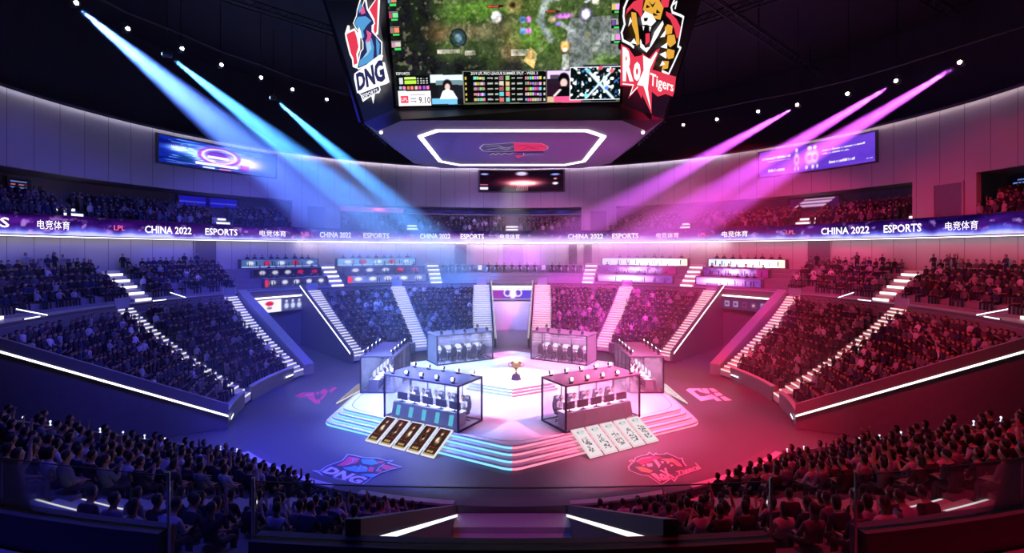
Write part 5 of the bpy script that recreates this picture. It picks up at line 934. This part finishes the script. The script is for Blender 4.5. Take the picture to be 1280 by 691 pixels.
# ================================================================= LAMPS UNDER THE ROOF
def make_spot(lens):
    root = empty('spotlight')       # lens looks along -y, local origin at the lamp centre
    MB().lathe([(.05,-.30),(.16,-.27),(.19,-.1),(.19,.16),(.22,.22),(.22,.30)], n=14, M=Matrix.Rotation(rad(90),3,'X')).build('housing', M_TRUSS, root)
    MB().lathe([(.12,.285),(.11,.31),(.08,.33),(.03,.34)], n=14, M=Matrix.Rotation(rad(90),3,'X')).build('lens', lens, root)
    yk = MB(); yk.tube([(-.24,0,0),(-.26,0,.3),(-.12,0,.42),(.12,0,.42),(.26,0,.3),(.24,0,0)], .03, 6); yk.build('yoke', M_TRUSS, root)
    return root
LSTAR = [(-24.9,-6.4,24),(-24.5,-3.0,24),(-23.1,.2,24),(-22.1,3.3,24),(-20.5,6.2,24),(-19.25,9.3,24),(-17.3,12.2,24)]
RSTAR = [(28.8,-2.7,22),(27.4,.9,22),(25.9,3.9,22),(23.7,6.9,22),(21.4,8.9,22),(18.9,11.6,22),(16.5,13.7,22)]
M_LENSW = emit('lens_cool', (.85,.93,1.), 40.); M_LENSY = emit('lens_warm', (1,.86,.66), 40.)
for st, m, nm in ((LSTAR, M_LENSW, 'cool white'), (RSTAR, M_LENSY, 'warm white')):
    p0 = make_spot(m)
    for i, p in enumerate(st):
        aim = Vector((0,-20,6))-Vector(p); rz = math.atan2(aim.x, -aim.y)
        o = p0 if i == 0 else copy_tree(p0); o.location = p; o.rotation_euler = (0,0,rz)
        tag(o, f'{nm} spotlight under the roof, {ordn(i+1)} of seven counting from the rim towards the scoreboard', 'spotlight', nm+' roof spotlights')
        rod = MB().tube([(0,0,.4),(0,0,30-p[2])], .03, 6).build('drop_rod', M_TRUSS, o)
    # curved rail tying the drop rods together
    pts = [(x, y, z+1.1) for x, y, z in st]; pts = [tuple(Vector(pts[0])*2-Vector(pts[1]))]+pts+[tuple(Vector(pts[-1])*2-Vector(pts[-2]))]
    tag(MB().tube(pts, .06, 6).build('lamp_rail', M_TRUSS), f'dark curved rail carrying the {nm} roof spotlights', 'lamp rail')
# ================================================================= PEOPLE
M_SKIN = mat('skin', (.42,.26,.19), .55, var=.08, scale=6); M_SHIRT = objcol_mat('clothes_top'); M_TROU = mat('trousers', (.035,.035,.05), .8); M_HAIR = mat('hair_dark', (.018,.014,.014), .5); M_HAIRB = mat('hair_brown', (.09,.05,.03), .5); M_SHOE = mat('shoes', (.05,.05,.055), .6)
def person_mesh(name, seat=.42, arms='lap', lean=0., turn=0., armraise=None):
    """one continuous seated body (faces +y, feet on z=0), grown over a jointed skeleton"""
    h = seat+.10; V = []; E = []; R = []; B = []
    def j(p, r, par=None, b=1): V.append(Vector(p)); R.append(r if isinstance(r, tuple) else (r, r)); B.append(b); i = len(V)-1; (E.append((par, i)) if par is not None else None); return i
    def L(y, z): return (y*cos(lean)+(z-h)*sin(lean), h+(z-h)*cos(lean)-y*sin(lean))
    def J(x, y, z, r, par, b=1): y2, z2 = L(y, z); return j((x, y2, z2), r, par, b)
    pel = j((0,-.02,h), (.155,.12), None, 1)
    w = J(0,-.03,h+.2,(.14,.105),pel); ch = J(0,-.03,h+.40,(.175,.12),w); up = J(0,-.02,h+.52,(.12,.085),ch); nk = J(0,0,h+.585,(.055,.055),up,0); 
    hd = J(.01*turn,.02,h+.66,(.068,.078),nk,0); hm = J(.015*turn,.025,h+.74,(.078,.095),hd,0); ht = J(.012*turn,.015,h+.82,(.06,.075),hm,0)
    # nose and ears
    ny, nz = L(.125,h+.715); nose = j((.05*turn,ny,nz),(.012,.014),hm,0)
    for s in (-1,1): J(s*.088,.01,h+.725,(.012,.022),hm,0)
    for s in (-1,1):
        kn = j((s*.13,.44,seat+.10),(.075,.075),None,2); th_ = j((s*.115,.14,h-.005),(.095,.09),pel,2); E.append((th_, kn))
        an = j((s*.13,.46,.11),(.045,.05),None,2); cf = j((s*.13,.43,seat*.62),(.062,.066),kn,2); E.append((cf, an)); j((s*.145,.60,.045),(.042,.036),an,3)
        sh = J(s*.19,-.02,h+.47,(.068,.068),ch); 
        if arms == 'lap': el = ((s*.245,.07,h+.2),); wr = (s*.14,.30,h+.12); hn = (s*.10,.38,h+.10)
        elif arms == 'clap': el = ((s*.27,.10,h+.25),); wr = (s*.10,.28,h+.42); hn = (s*.035,.33,h+.50)
        elif arms == 'up': el = ((s*.33,.02,h+.66),); wr = (s*.30,.04,h+.93); hn = (s*.29,.05,h+1.03)
        elif arms == 'one_up' and s > 0: el = ((s*.32,.06,h+.62),); wr = (s*.26,.10,h+.90); hn = (s*.25,.12,h+1.0)
        elif arms == 'knees': el = ((s*.24,.22,h+.20),); wr = (s*.12,.44,h+.16); hn = (s*.07,.52,h+.14)
        elif arms == 'desk': el = ((s*.26,.12,h+.22),); wr = (s*.17,.36,h+.25); hn = (s*.15,.43,h+.25)
        else: el = ((s*.245,.07,h+.2),); wr = (s*.14,.30,h+.12); hn = (s*.10,.38,h+.10)
        e = j(el[0],(.05,.05),sh,1); wv = j(wr,(.031,.03),e,4); hv = j(hn,(.036,.022),wv,4)
        d = (Vector(hn)-Vector(wr)).normalized(); side = d.cross(Vector((0,0,1))); 
        if side.length < .1: side = Vector((1,0,0))
        side.normalize(); curl = side.cross(d).normalized(); 
        if curl.z > 0: curl = -curl
        for q, (off, ln) in enumerate(((-.027,.062),(-.009,.074),(.009,.07),(.027,.055))):
            k1 = Vector(hn)+side*off+d*.035; a_ = j(k1,(.0095,.0095),hv,4); k2 = k1+d*ln*.55+curl*.008; b_ = j(k2,(.0085,.0085),a_,4); j(k2+d*ln*.4+curl*.022,(.0075,.0075),b_,4)
        t1 = Vector(wr).lerp(Vector(hn),.55)-side*.035*s; a_ = j(t1,(.011,.011),wv,4); j(t1+d*.04-side*.018*s,(.009,.009),a_,4)
    me = bpy.data.meshes.new(name); me.from_pydata(V, E, []); ob = bpy.data.objects.new(name, me); COL.objects.link(ob)
    ob.modifiers.new('skin', 'SKIN').use_smooth_shade = True
    for i, sv in enumerate(me.skin_vertices[0].data): sv.radius = R[i]; sv.use_root = (i == 0)
    ss = ob.modifiers.new('sub', 'SUBSURF'); ss.levels = 1; ss.render_levels = 1
    dg = bpy.context.evaluated_depsgraph_get(); res = bpy.data.meshes.new_from_object(ob.evaluated_get(dg)); res.name = name
    bpy.data.objects.remove(ob); bpy.data.meshes.remove(me)
    # cloth and skin by the nearest bone
    seg = [(np.array(V[a]), np.array(V[b]), B[b] if B[a] != 0 else 0) for a, b in E]
    res.materials.clear()
    for m in (M_SKIN, M_SHIRT, M_TROU, M_SHOE): res.materials.append(m)
    cen = np.array([p.center for p in res.polygons]); best = np.full(len(cen), 1e9); idx = np.zeros(len(cen), int)
    for a, b, t in seg:
        ab = b-a; k = np.clip(((cen-a)@ab)/max(ab@ab,1e-9), 0, 1); d = np.linalg.norm(cen-a-k[:,None]*ab, axis=1); mk = d < best; best[mk] = d[mk]; idx[mk] = t
    mi = np.array([0,1,2,3,0])[idx]
    wrist = (idx == 4); mi[wrist] = 0
    res.polygons.foreach_set('material_index', mi.astype(np.int32)); res.update()
    hc = Vector(((.013*turn),)+L(.012,h+.755)); return res, hc
def hair_mesh(name, hc, style):
    mb = MB(); rx, ry, rz = .088, .104, .10; n, k = 12, 7; vs = []; 
    for i in range(k+1):
        th = pi*i/k
        for q in range(n):
            a = 2*pi*q/n; x, y, z = sin(th)*cos(a), sin(th)*sin(a), cos(th)
            if y > .1 and z < .35: y *= .55; z = max(z, .12)           # hairline above the brow
            if style == 1 and y < .2 and z < 0: z *= 2.1; y = y*1.0-.1
            if y < .3 and z < 0 and style == 0: z = max(z*1.55, -1.15); y = y*(1.-.12*abs(z)) if z < -.5 else y; x = x*(1.-.25*max(0,-z-.4))
            if y >= .3 and z < .1: z = .1; y *= .8
            vs.append((hc.x+rx*x*1.03, hc.y-.008+ry*y*1.03, hc.z+.012+rz*z*1.04))
    mb.add(vs, [(i*n+j, i*n+(j+1)%n, (i+1)*n+(j+1)%n, (i+1)*n+j) for i in range(k) for j in range(n)])
    o = mb.build(name, M_HAIR, None, True); me = o.data; bpy.data.objects.remove(o); return me
POSES = [('lap',.06,0),('clap',.0,-.6),('one_up',.0,.5),('knees',.38,0),('lap',-.06,1.),('clap',.12,.8),('up',.0,0),('lap',.18,-1.)]
PM = []
for i, (a, l, t) in enumerate(POSES):
    me, hc = person_mesh('spectator_body', .40, a, l, t); PM.append((me, hair_mesh('hair_short', hc, 0), hair_mesh('hair_long', hc, 1)))
TOPS = [('dark',(.03,.03,.05)),('dark',(.05,.04,.05)),('grey',(.22,.22,.25)),('pale',(.62,.6,.64)),('dark',(.02,.03,.07)),('grey',(.16,.14,.2)),('pale',(.5,.5,.58)),('dark',(.06,.02,.03))]
def add_person(me, hair, hm, col, loc, rz, label, group, name='person'):
    o = bpy.data.objects.new(name, me); COL.objects.link(o); o.location = loc; o.rotation_euler = (0,0,rz); o.color = (*col, 1)
    tag(o, label, 'person', group)
    if hair: 
        hh = bpy.data.objects.new('hair', hair); COL.objects.link(hh); hh.parent = o
    return o

# every seat of the lower bowl
SPOT = []    # (phi, r, z, side, block, row, seat from aisle)
for s in (-1, 1):
    for sc in SECT:
        f = sect_phi(s, sc); sp = .60 if sc[0] in 'EF' else .51
        for k in range({'E':12,'F':11}.get(sc[0], 11)):
            r = row_r(k)+.60; L_ = rad(abs(f(1,r)-f(0,r)))*r; n = int((L_-.35)/sp)
            for q in range(n):
                u = (q+.5+.12*(random.random()-.5))/n
                if sc[0] == 'E': u = (u*(L_-.55)+.55)/L_
                if random.random() < .05: continue
                if sc[0] == 'F' and (u > .80-.03*k or (k > 7 and u > .45)) and not (k == 1 and q == n-2): continue
                aq = (n-q) if sc[0] == 'E' else (q+1)
                SPOT.append((f(u, r), r, row_z(k)+DZ(sc[0]), s, sc[0], k, aq))
def cam_xy(p): d = p[1]+35.5; return 640+640*p[0]/d, 313-640*(p[2]-10)/d, d
near = []
for i, sp in enumerate(SPOT):
    if sp[4] not in 'EF': continue
    p = pol(sp[0], sp[1], sp[2]+1.0); 
    if p[1]+35.5 < 2: continue
    x, y, d = cam_xy(p)
    if -15 < x < 1295 and y < 690: near.append((d, i))
near.sort(); near = [i for _, i in near[:246]]; nearset = set(near)
BN = {'E':'under the strip-lit wall', 'F':'beside the front passage'}
cnt = {}
for i in sorted(near, key=lambda i: (SPOT[i][3], SPOT[i][4], SPOT[i][5], SPOT[i][6])):
    ph, r, z, s, b, k, aq = SPOT[i]; c_ = cnt[(s,b,k)] = cnt.get((s,b,k), 0)+1
    v = random.choices(range(8), (4,2,1,3,4,2,.6,3))[0]; tn, tc = TOPS[random.randrange(8)]
    lab = f'{SIDE[s]} spectator in {tn} top, {ordn(k+1)} row up {BN[b]}, {ordn(c_)} from the aisle'
    add_person(PM[v][0], PM[v][1 if random.random()<.7 else 2], None, tc, pol(ph, r, z), pi-rad(ph)+.15*(random.random()-.5), lab, f'{SIDE[s]} spectators {BN[b]}')

# guests on pale chairs in the middle of the upper terrace
M_GCH = mat('guest_chair', (.75,.75,.8), .5)
def guest_chair():
    root = empty('guest_chair')
    MB().bbox((0,0,.40),(.52,.5,.09),.03).build('seat', M_GCH, root, True); MB().bbox((0,-.25,.68),(.52,.08,.62),.03).build('backrest', M_GCH, root, True)
    for x in (-.22,.22):
        for y in (-.2,.2): MB().tube([(x,y,0),(x,y,.38)],.02,6).build('leg', M_METAL, root)
    return root
gc0 = guest_chair(); first = True
CHP = [-15.9,-14.3,-12.6,-11,-9.3,-7.4,-5.4,-3.6,-1.8,0,1.8,3.5,5.3,7.3,9.3,11,12.6,14.3,16.0]; EMPTY = {5, 13}
gi = 0
for i, ph in enumerate(CHP):
    loc = pol(ph, 33.0, TZ(2)); rz = pi-rad(ph)
    o = gc0 if i == 0 else copy_tree(gc0); o.location = loc; o.rotation_euler = (0,0,rz); tag(o, f'pale guest chair on the upper terrace, {ordn(i+1)} counting from the blue-lit end', 'chair', 'guest chairs on the upper terrace')
    if i in EMPTY: continue
    gi += 1; v = (0,4,7,3,0)[i%5]
    add_person(PM[v][0], PM[v][1], None, (.03,.03,.05), (loc[0], loc[1], loc[2]+.02), rz, f'dark-clothed guest seated on a pale chair, {ordn(gi)} guest from the blue-lit end', 'guests on the upper terrace')

# players at the booth desks
pme, phc = person_mesh('player_body', .47, 'desk', .10, 0); phair = hair_mesh('player_hair', phc, 0)
hs = MB(); hs.tube([(phc.x+.098*cos(a), phc.y, phc.z+.01+.118*sin(a)) for a in [pi*k/10 for k in range(11)]], .014, 6)
for s in (-1,1): hs.lathe([(.03,-.02),(.045,-.01),(.045,.015),(.03,.022)], (phc.x+s*.092, phc.y, phc.z-.01), 10, M=Matrix.Rotation(rad(90),3,'Y'))
hso = hs.build('headset', M_MON, None, True); hsm = hso.data; bpy.data.objects.remove(hso)
for loc, rz, nm, i in SEATS:
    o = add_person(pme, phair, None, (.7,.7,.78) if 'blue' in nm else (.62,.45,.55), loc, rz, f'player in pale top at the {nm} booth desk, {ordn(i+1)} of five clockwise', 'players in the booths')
    h_ = bpy.data.objects.new('headset', hsm); COL.objects.link(h_); h_.parent = o

# everybody else: one crowd
def lowpoly(stand, arms):
    V, F, T = [], [], []   # T: 0 hair 1 skin 2 top 3 trousers
    def tube(pts, rr, n, t):
        mb = MB(); mb.tube(pts, rr, n); b = len(V); V.extend([tuple(x) for x in mb.v]); F.extend([tuple(b+i for i in f) for f in mb.f]); T.extend([t]*len(mb.v))
    z0 = .82 if stand else .42
    rings = [(.16,.11,z0),(.16,.11,z0+.2),(.2,.12,z0+.5),(.17,.1,z0+.57),(.06,.06,z0+.61)]; b = len(V); n = 7
    for rx, ry, z in rings:
        for q in range(n): a = 2*pi*q/n; V.append((rx*cos(a), ry*sin(a), z)); T.append(2)
    F.extend([(b+i*n+j, b+i*n+(j+1)%n, b+(i+1)*n+(j+1)%n, b+(i+1)*n+j) for i in range(4) for j in range(n)])
    hz = z0+.74; b = len(V)
    for (rr, dz) in ((.05,-.11),(.085,-.05),(.095,.03),(.07,.1),(.02,.13)):
        for q in range(n):
            a = 2*pi*q/n; V.append((rr*cos(a), .02+rr*1.1*sin(a), hz+dz)); T.append(0 if dz > .05 or sin(a) < -.1 else 1)
    F.extend([(b+i*n+j, b+i*n+(j+1)%n, b+(i+1)*n+(j+1)%n, b+(i+1)*n+j) for i in range(4) for j in range(n)]); F.append(tuple(b+4*n+j for j in range(n)))
    for s in (-1,1):
        if stand: tube([(s*.09,0,z0+.02),(s*.1,.02,.45),(s*.1,0,.0)], [.09,.065,.05], 5, 3)
        else: tube([(s*.1,0,.5),(s*.13,.42,.5),(s*.13,.45,.0)], [.09,.07,.05], 5, 3)
        A = {0:[(s*.2,0,z0+.5),(s*.25,.08,z0+.24),(s*.12,.3,z0+.18)], 1:[(s*.2,0,z0+.5),(s*.3,.08,z0+.62),(s*.26,.1,z0+.95)], 2:[(s*.2,0,z0+.5),(s*.27,.12,z0+.28),(s*.04,.3,z0+.5)], 3:[(s*.2,0,z0+.5),(s*.26,-.02,z0+.22),(s*.22,.08,z0-.04)]}[arms if arms != 4 else (1 if s > 0 else 0)]
        tube(A, [.06,.048,.036], 5, 2); T[-10:] = [2]*5+[1]*5
    return np.array(V), F, np.array(T)
LP = {st: [lowpoly(st, a) for a in (0,2,3,1,4)] for st in (False, True)}
CV, CF, CT_ = [], [], []; nb = 0
TONE = [(.02,.02,.03),(.035,.03,.045),(.06,.055,.07),(.12,.11,.14),(.30,.29,.33),(.62,.60,.66),(.05,.02,.03),(.03,.04,.09),(.45,.43,.5)]
def crowd_add(ph, r, z, stand, w=None, dark=1.):
    global nb
    V, F, T = LP[stand][random.choices(range(5), w or (5,2,2,.5,.8))[0]]
    a = pi-rad(ph)+.5*(random.random()-.5); c_, s_ = cos(a), sin(a); k = .93+.14*random.random(); p = pol(ph, r, z)
    W = V*k; X = W[:,0]*c_-W[:,1]*s_+p[0]; Y = W[:,0]*s_+W[:,1]*c_+p[1]; Z = W[:,2]+p[2]
    CV.append(np.stack([X,Y,Z],1)); CF.extend([tuple(nb+i for i in f) for f in F]); nb += len(V)
    top = np.array(random.choices(TONE, (6,6,5,4,2.5,.7,3,4,1.2))[0])*dark; sk = np.array((.36,.24,.18))*(.7+.5*random.random()); hr = np.array((.015,.012,.012)) if random.random() < .85 else np.array((.1,.06,.03)); tr = np.array((.03,.03,.045))
    CT_.append(np.stack([hr,sk,top,tr])[T])
for i, sp in enumerate(SPOT):
    if i in nearset: continue
    p = pol(sp[0], sp[1], sp[2]+1); 
    if p[1]+35.5 < 1.5: continue
    x, y, d = cam_xy(p)
    if -60 < x < 1340: crowd_add(sp[0], sp[1], sp[2], False)
for s in (-1, 1):
    for a, b in ((60.8,76.0),(79.5,98.2),(101.3,112)):
        for jx in range(5):
            r = TR(jx)+.52; n = int(rad(b-a)*r/.56)
            for q in range(n):
                if random.random() > .06 and not (jx == 0 and random.random() < .25): crowd_add(s*lerp(a,b,(q+.5+.2*(random.random()-.5))/n), r, TZ(jx), jx == 4 and random.random() < .3)
for a, b in spans(-113, 113, BGAP):
    for jx in range(4):
        r = BR(jx)+.42; n = max(1, int(rad(b-a)*r/.58))
        for q in range(n):
            if random.random() > .05: crowd_add(lerp(a,b,(q+.5+.2*(random.random()-.5))/n), r, BZ(jx), True, (2,2,3,1,1.5))
for key, (a, b, row) in CT.items():
    r = TR(row)+.62; n = 9 if row == 4 else 7
    for q in range(n): crowd_add(lerp(a+.8,b-.8,(q+.5+.3*(random.random()-.5))/n), r, TZ(row)+(.22 if row == 4 else .14), False, (1,0,1,0,0), .5)
V = np.concatenate(CV); me = bpy.data.meshes.new('seated_crowd'); me.from_pydata(V.tolist(), [], CF); me.materials.append(attr_mat('crowd_cloth'))
at = me.color_attributes.new('Tone', 'FLOAT_COLOR', 'POINT'); cc = np.ones((len(V),4)); cc[:,:3] = np.concatenate(CT_); at.data.foreach_set('color', cc.ravel().astype(np.float32)); me.update()
o = bpy.data.objects.new('crowd', me); COL.objects.link(o); tag(o, 'mass of small distant spectators filling the stands, terrace and balcony', 'crowd', None, 'stuff')
print('crowd', len(CV), 'verts', len(V), 'near', len(near))
# ================================================================= LIGHT AND CAMERA
def spot(loc, tgt, col, e, ang, blend=.6, rad_=.3, name='spot'):
    l = bpy.data.lights.new(name, 'SPOT'); l.energy = e; l.color = col; l.spot_size = rad(ang); l.spot_blend = blend; l.shadow_soft_size = rad_
    o = bpy.data.objects.new(name, l); COL.objects.link(o); o.location = loc; o.rotation_euler = (Vector(tgt)-Vector(loc)).to_track_quat('-Z','Y').to_euler(); return o
HAZE = .0034
BLUE = (.10,.13,1.); RED = (1.,.05,.16); MAG = (.85,.12,.75); CYAN = (.12,.5,1.)
# washes over the stands, hung clear of the scoreboard
for s, c1, c2, c3, k in ((-1,(.06,.06,1.),(.08,.18,1.),(.11,.09,1.),.8),(1,(1.,.012,.08),(.85,.04,.55),(1.,.04,.22),1.)):
    spot((s*6,-14,24), (s*24,4,4), c1, 30000*k, 62)                # side stands
    spot((s*17,-12,25), (s*9.3,21,4), c2, 230000*k, 23)              # far stands
    spot((s*17,-12,25), (s*17,16,4), c2, 45000*k, 36)
    spot((s*7,-27,24), (s*9,-21,3), c1, 7000*k, 70)                # nearest stands
    spot((s*19,-8,25), (s*27,19,8), c3, 34000*k, 42)               # terrace
    spot((s*19,-8,25), (s*34,2,12), c1, 4500*k, 46)                # balcony
    spot((s*11,-13,22), (s*9.8,-9.8,0), c1, (68000 if s < 0 else 85000), 46, 1.)     # floor
    spot((s*16,2,20), (s*13.5,3,0), c1, 30000*k, 46, 1.)
    spot((s*16,-6,22), (s*4.6,8,2), (.25,.4,1.) if s < 0 else (1.,.2,.6), 150000, 22)     # back booths
    spot((s*14,-8,22), (s*10.5,-1,2.5), (.2,.25,1.) if s < 0 else (1.,.12,.4), 30000, 26)     # middle booths
    spot((s*11,-8,19), (s*5,-5,1), (.30,.42,1.) if s < 0 else (1.,.22,.5), 60000, 44, 1.)     # stage
    spot((s*4.5,-2,3.6), (s*4,0,17), (.05,.04,1.) if s < 0 else (.7,.06,.6), 8000*k, 60, 1.)   # added unseen light tinting the scoreboard underside
    spot((s*16,4,23), (s*4,35,16), (.5,.3,1.) if s < 0 else (.8,.25,.8), 8000, 40)      # back wall
    spot((s*17,-6,23), (s*5,31,8), (.35,.33,1.) if s < 0 else (.95,.2,.6), 60000, 30)    # guest terrace
for y, e in ((22,260),(26.5,420)):                               # added unseen lilac fill lights brightening the back tunnel
    l = bpy.data.lights.new('tunnel_fill', 'AREA'); l.energy = e; l.color = (.66,.5,1.); l.shape = 'RECTANGLE'; l.size = 3.2; l.size_y = .4
    o = bpy.data.objects.new('tunnel_fill', l); COL.objects.link(o); o.location = (0,y,5.0); o.rotation_euler = (rad(25),0,0)
spot((0,0,16.6), (0,0,0), (1,.95,1.), 30000, 42, 1.)
# beams through the haze
def haze(col, dens):
    m, nt, out = _new('haze'); v = nt.nodes.new('ShaderNodeVolumeScatter'); v.inputs['Color'].default_value = (*col,1); v.inputs['Density'].default_value = dens; v.inputs['Anisotropy'].default_value = 0.
    nt.links.new(v.outputs[0], out.inputs['Volume']); return m
BEAMS = [((-24.9,-6.4,24),(-17.5,29.1,9.5),13.,(.10,.24,1.),1.0,'widest blue beam of haze, nearest the rim'),((-24.3,.6,23.8),(-7.5,30.1,6.3),11.,(.07,.33,1.),1.0,'bright blue beam of haze in the middle of three'),((-21.6,10.9,23.8),(-5,31.6,7),10.,(.07,.36,1.),.9,'short blue beam of haze closest to the scoreboard'),
 ((28.8,-2.7,22),(15,29.4,8),9.,(.58,.08,.85),1.0,'magenta beam of haze from the lamp nearest the rim'),((27.4,.9,22),(8,30.5,6.5),9.,(.58,.08,.85),1.0,'magenta beam of haze in the middle of three'),((23.7,6.9,22),(3,33,9.5),9.,(.58,.08,.85),.9,'magenta beam of haze closest to the scoreboard')]
HM = haze((1,1,1), .045)
for i, (p, q, ang, col, k, lab) in enumerate(BEAMS):
    p, q = Vector(p), Vector(q); d = (q-p); L_ = d.length; d.normalize(); s0 = p+d*.4
    spot(s0, q, col, 680000*k, ang, .8, .15, 'beam_lamp')
    mb = MB(); t = math.tan(rad(ang/2)); mb.tube([(0,0,0), tuple(d*(L_-.5))], [.06, t*L_+.1], 24)
    o = mb.build('light_beam', HM, None, loc=s0); tag(o, lab, 'light beam', 'hazy beams under the roof', 'stuff')
# extra unlit-star lamps feeding the inner blue beams
for p, nm in (((-24.3,.6,23.8),'second'),((-21.6,10.9,23.8),'third')):
    o = copy_tree(p0); o.location = p; tag(o, f'dark spotlight head feeding the {nm} blue beam', 'spotlight', 'heads of the inner blue beams')
    for ch in list(o.children):
        if ch.name.startswith('lens'): ch.data = ch.data.copy(); ch.data.materials[0] = emit('lens_blue', (.3,.6,1.), 6.)
mb = MB(); mb.arc([(0.01,1.3),(20,1.3),(20,14.5),(0.01,14.5)], 0, 360, 48, caps=False)
o = mb.build('hall_haze', haze((1,1,1), HAZE)); tag(o, 'thin stage haze hanging over the whole bowl', 'haze', None, 'stuff')
w = bpy.data.worlds.new('World'); SC.world = w; w.use_nodes = True; bg = w.node_tree.nodes['Background']; bg.inputs[0].default_value = (.35,.25,.6,1); bg.inputs[1].default_value = .006
cam = bpy.data.cameras.new('Camera'); co = bpy.data.objects.new('Camera', cam); COL.objects.link(co); co.location = (0,-35.5,10); co.rotation_euler = (rad(90),0,0)
cam.lens = 18; cam.sensor_width = 36; cam.shift_y = -(345.5-313)/1280; cam.clip_start = .05; cam.clip_end = 300; SC.camera = co
SC.view_settings.view_transform = 'Standard'; SC.view_settings.look = 'None'; SC.view_settings.exposure = 0; SC.view_settings.gamma = 1; SC.view_settings.use_curve_mapping = False
cy = SC.cycles; cy.max_bounces = 5; cy.diffuse_bounces = 2; cy.glossy_bounces = 3; cy.transmission_bounces = 4; cy.transparent_max_bounces = 24; cy.volume_bounces = 0; cy.use_denoising = True; cy.sample_clamp_indirect = 4; cy.caustics_reflective = False; cy.caustics_refractive = False
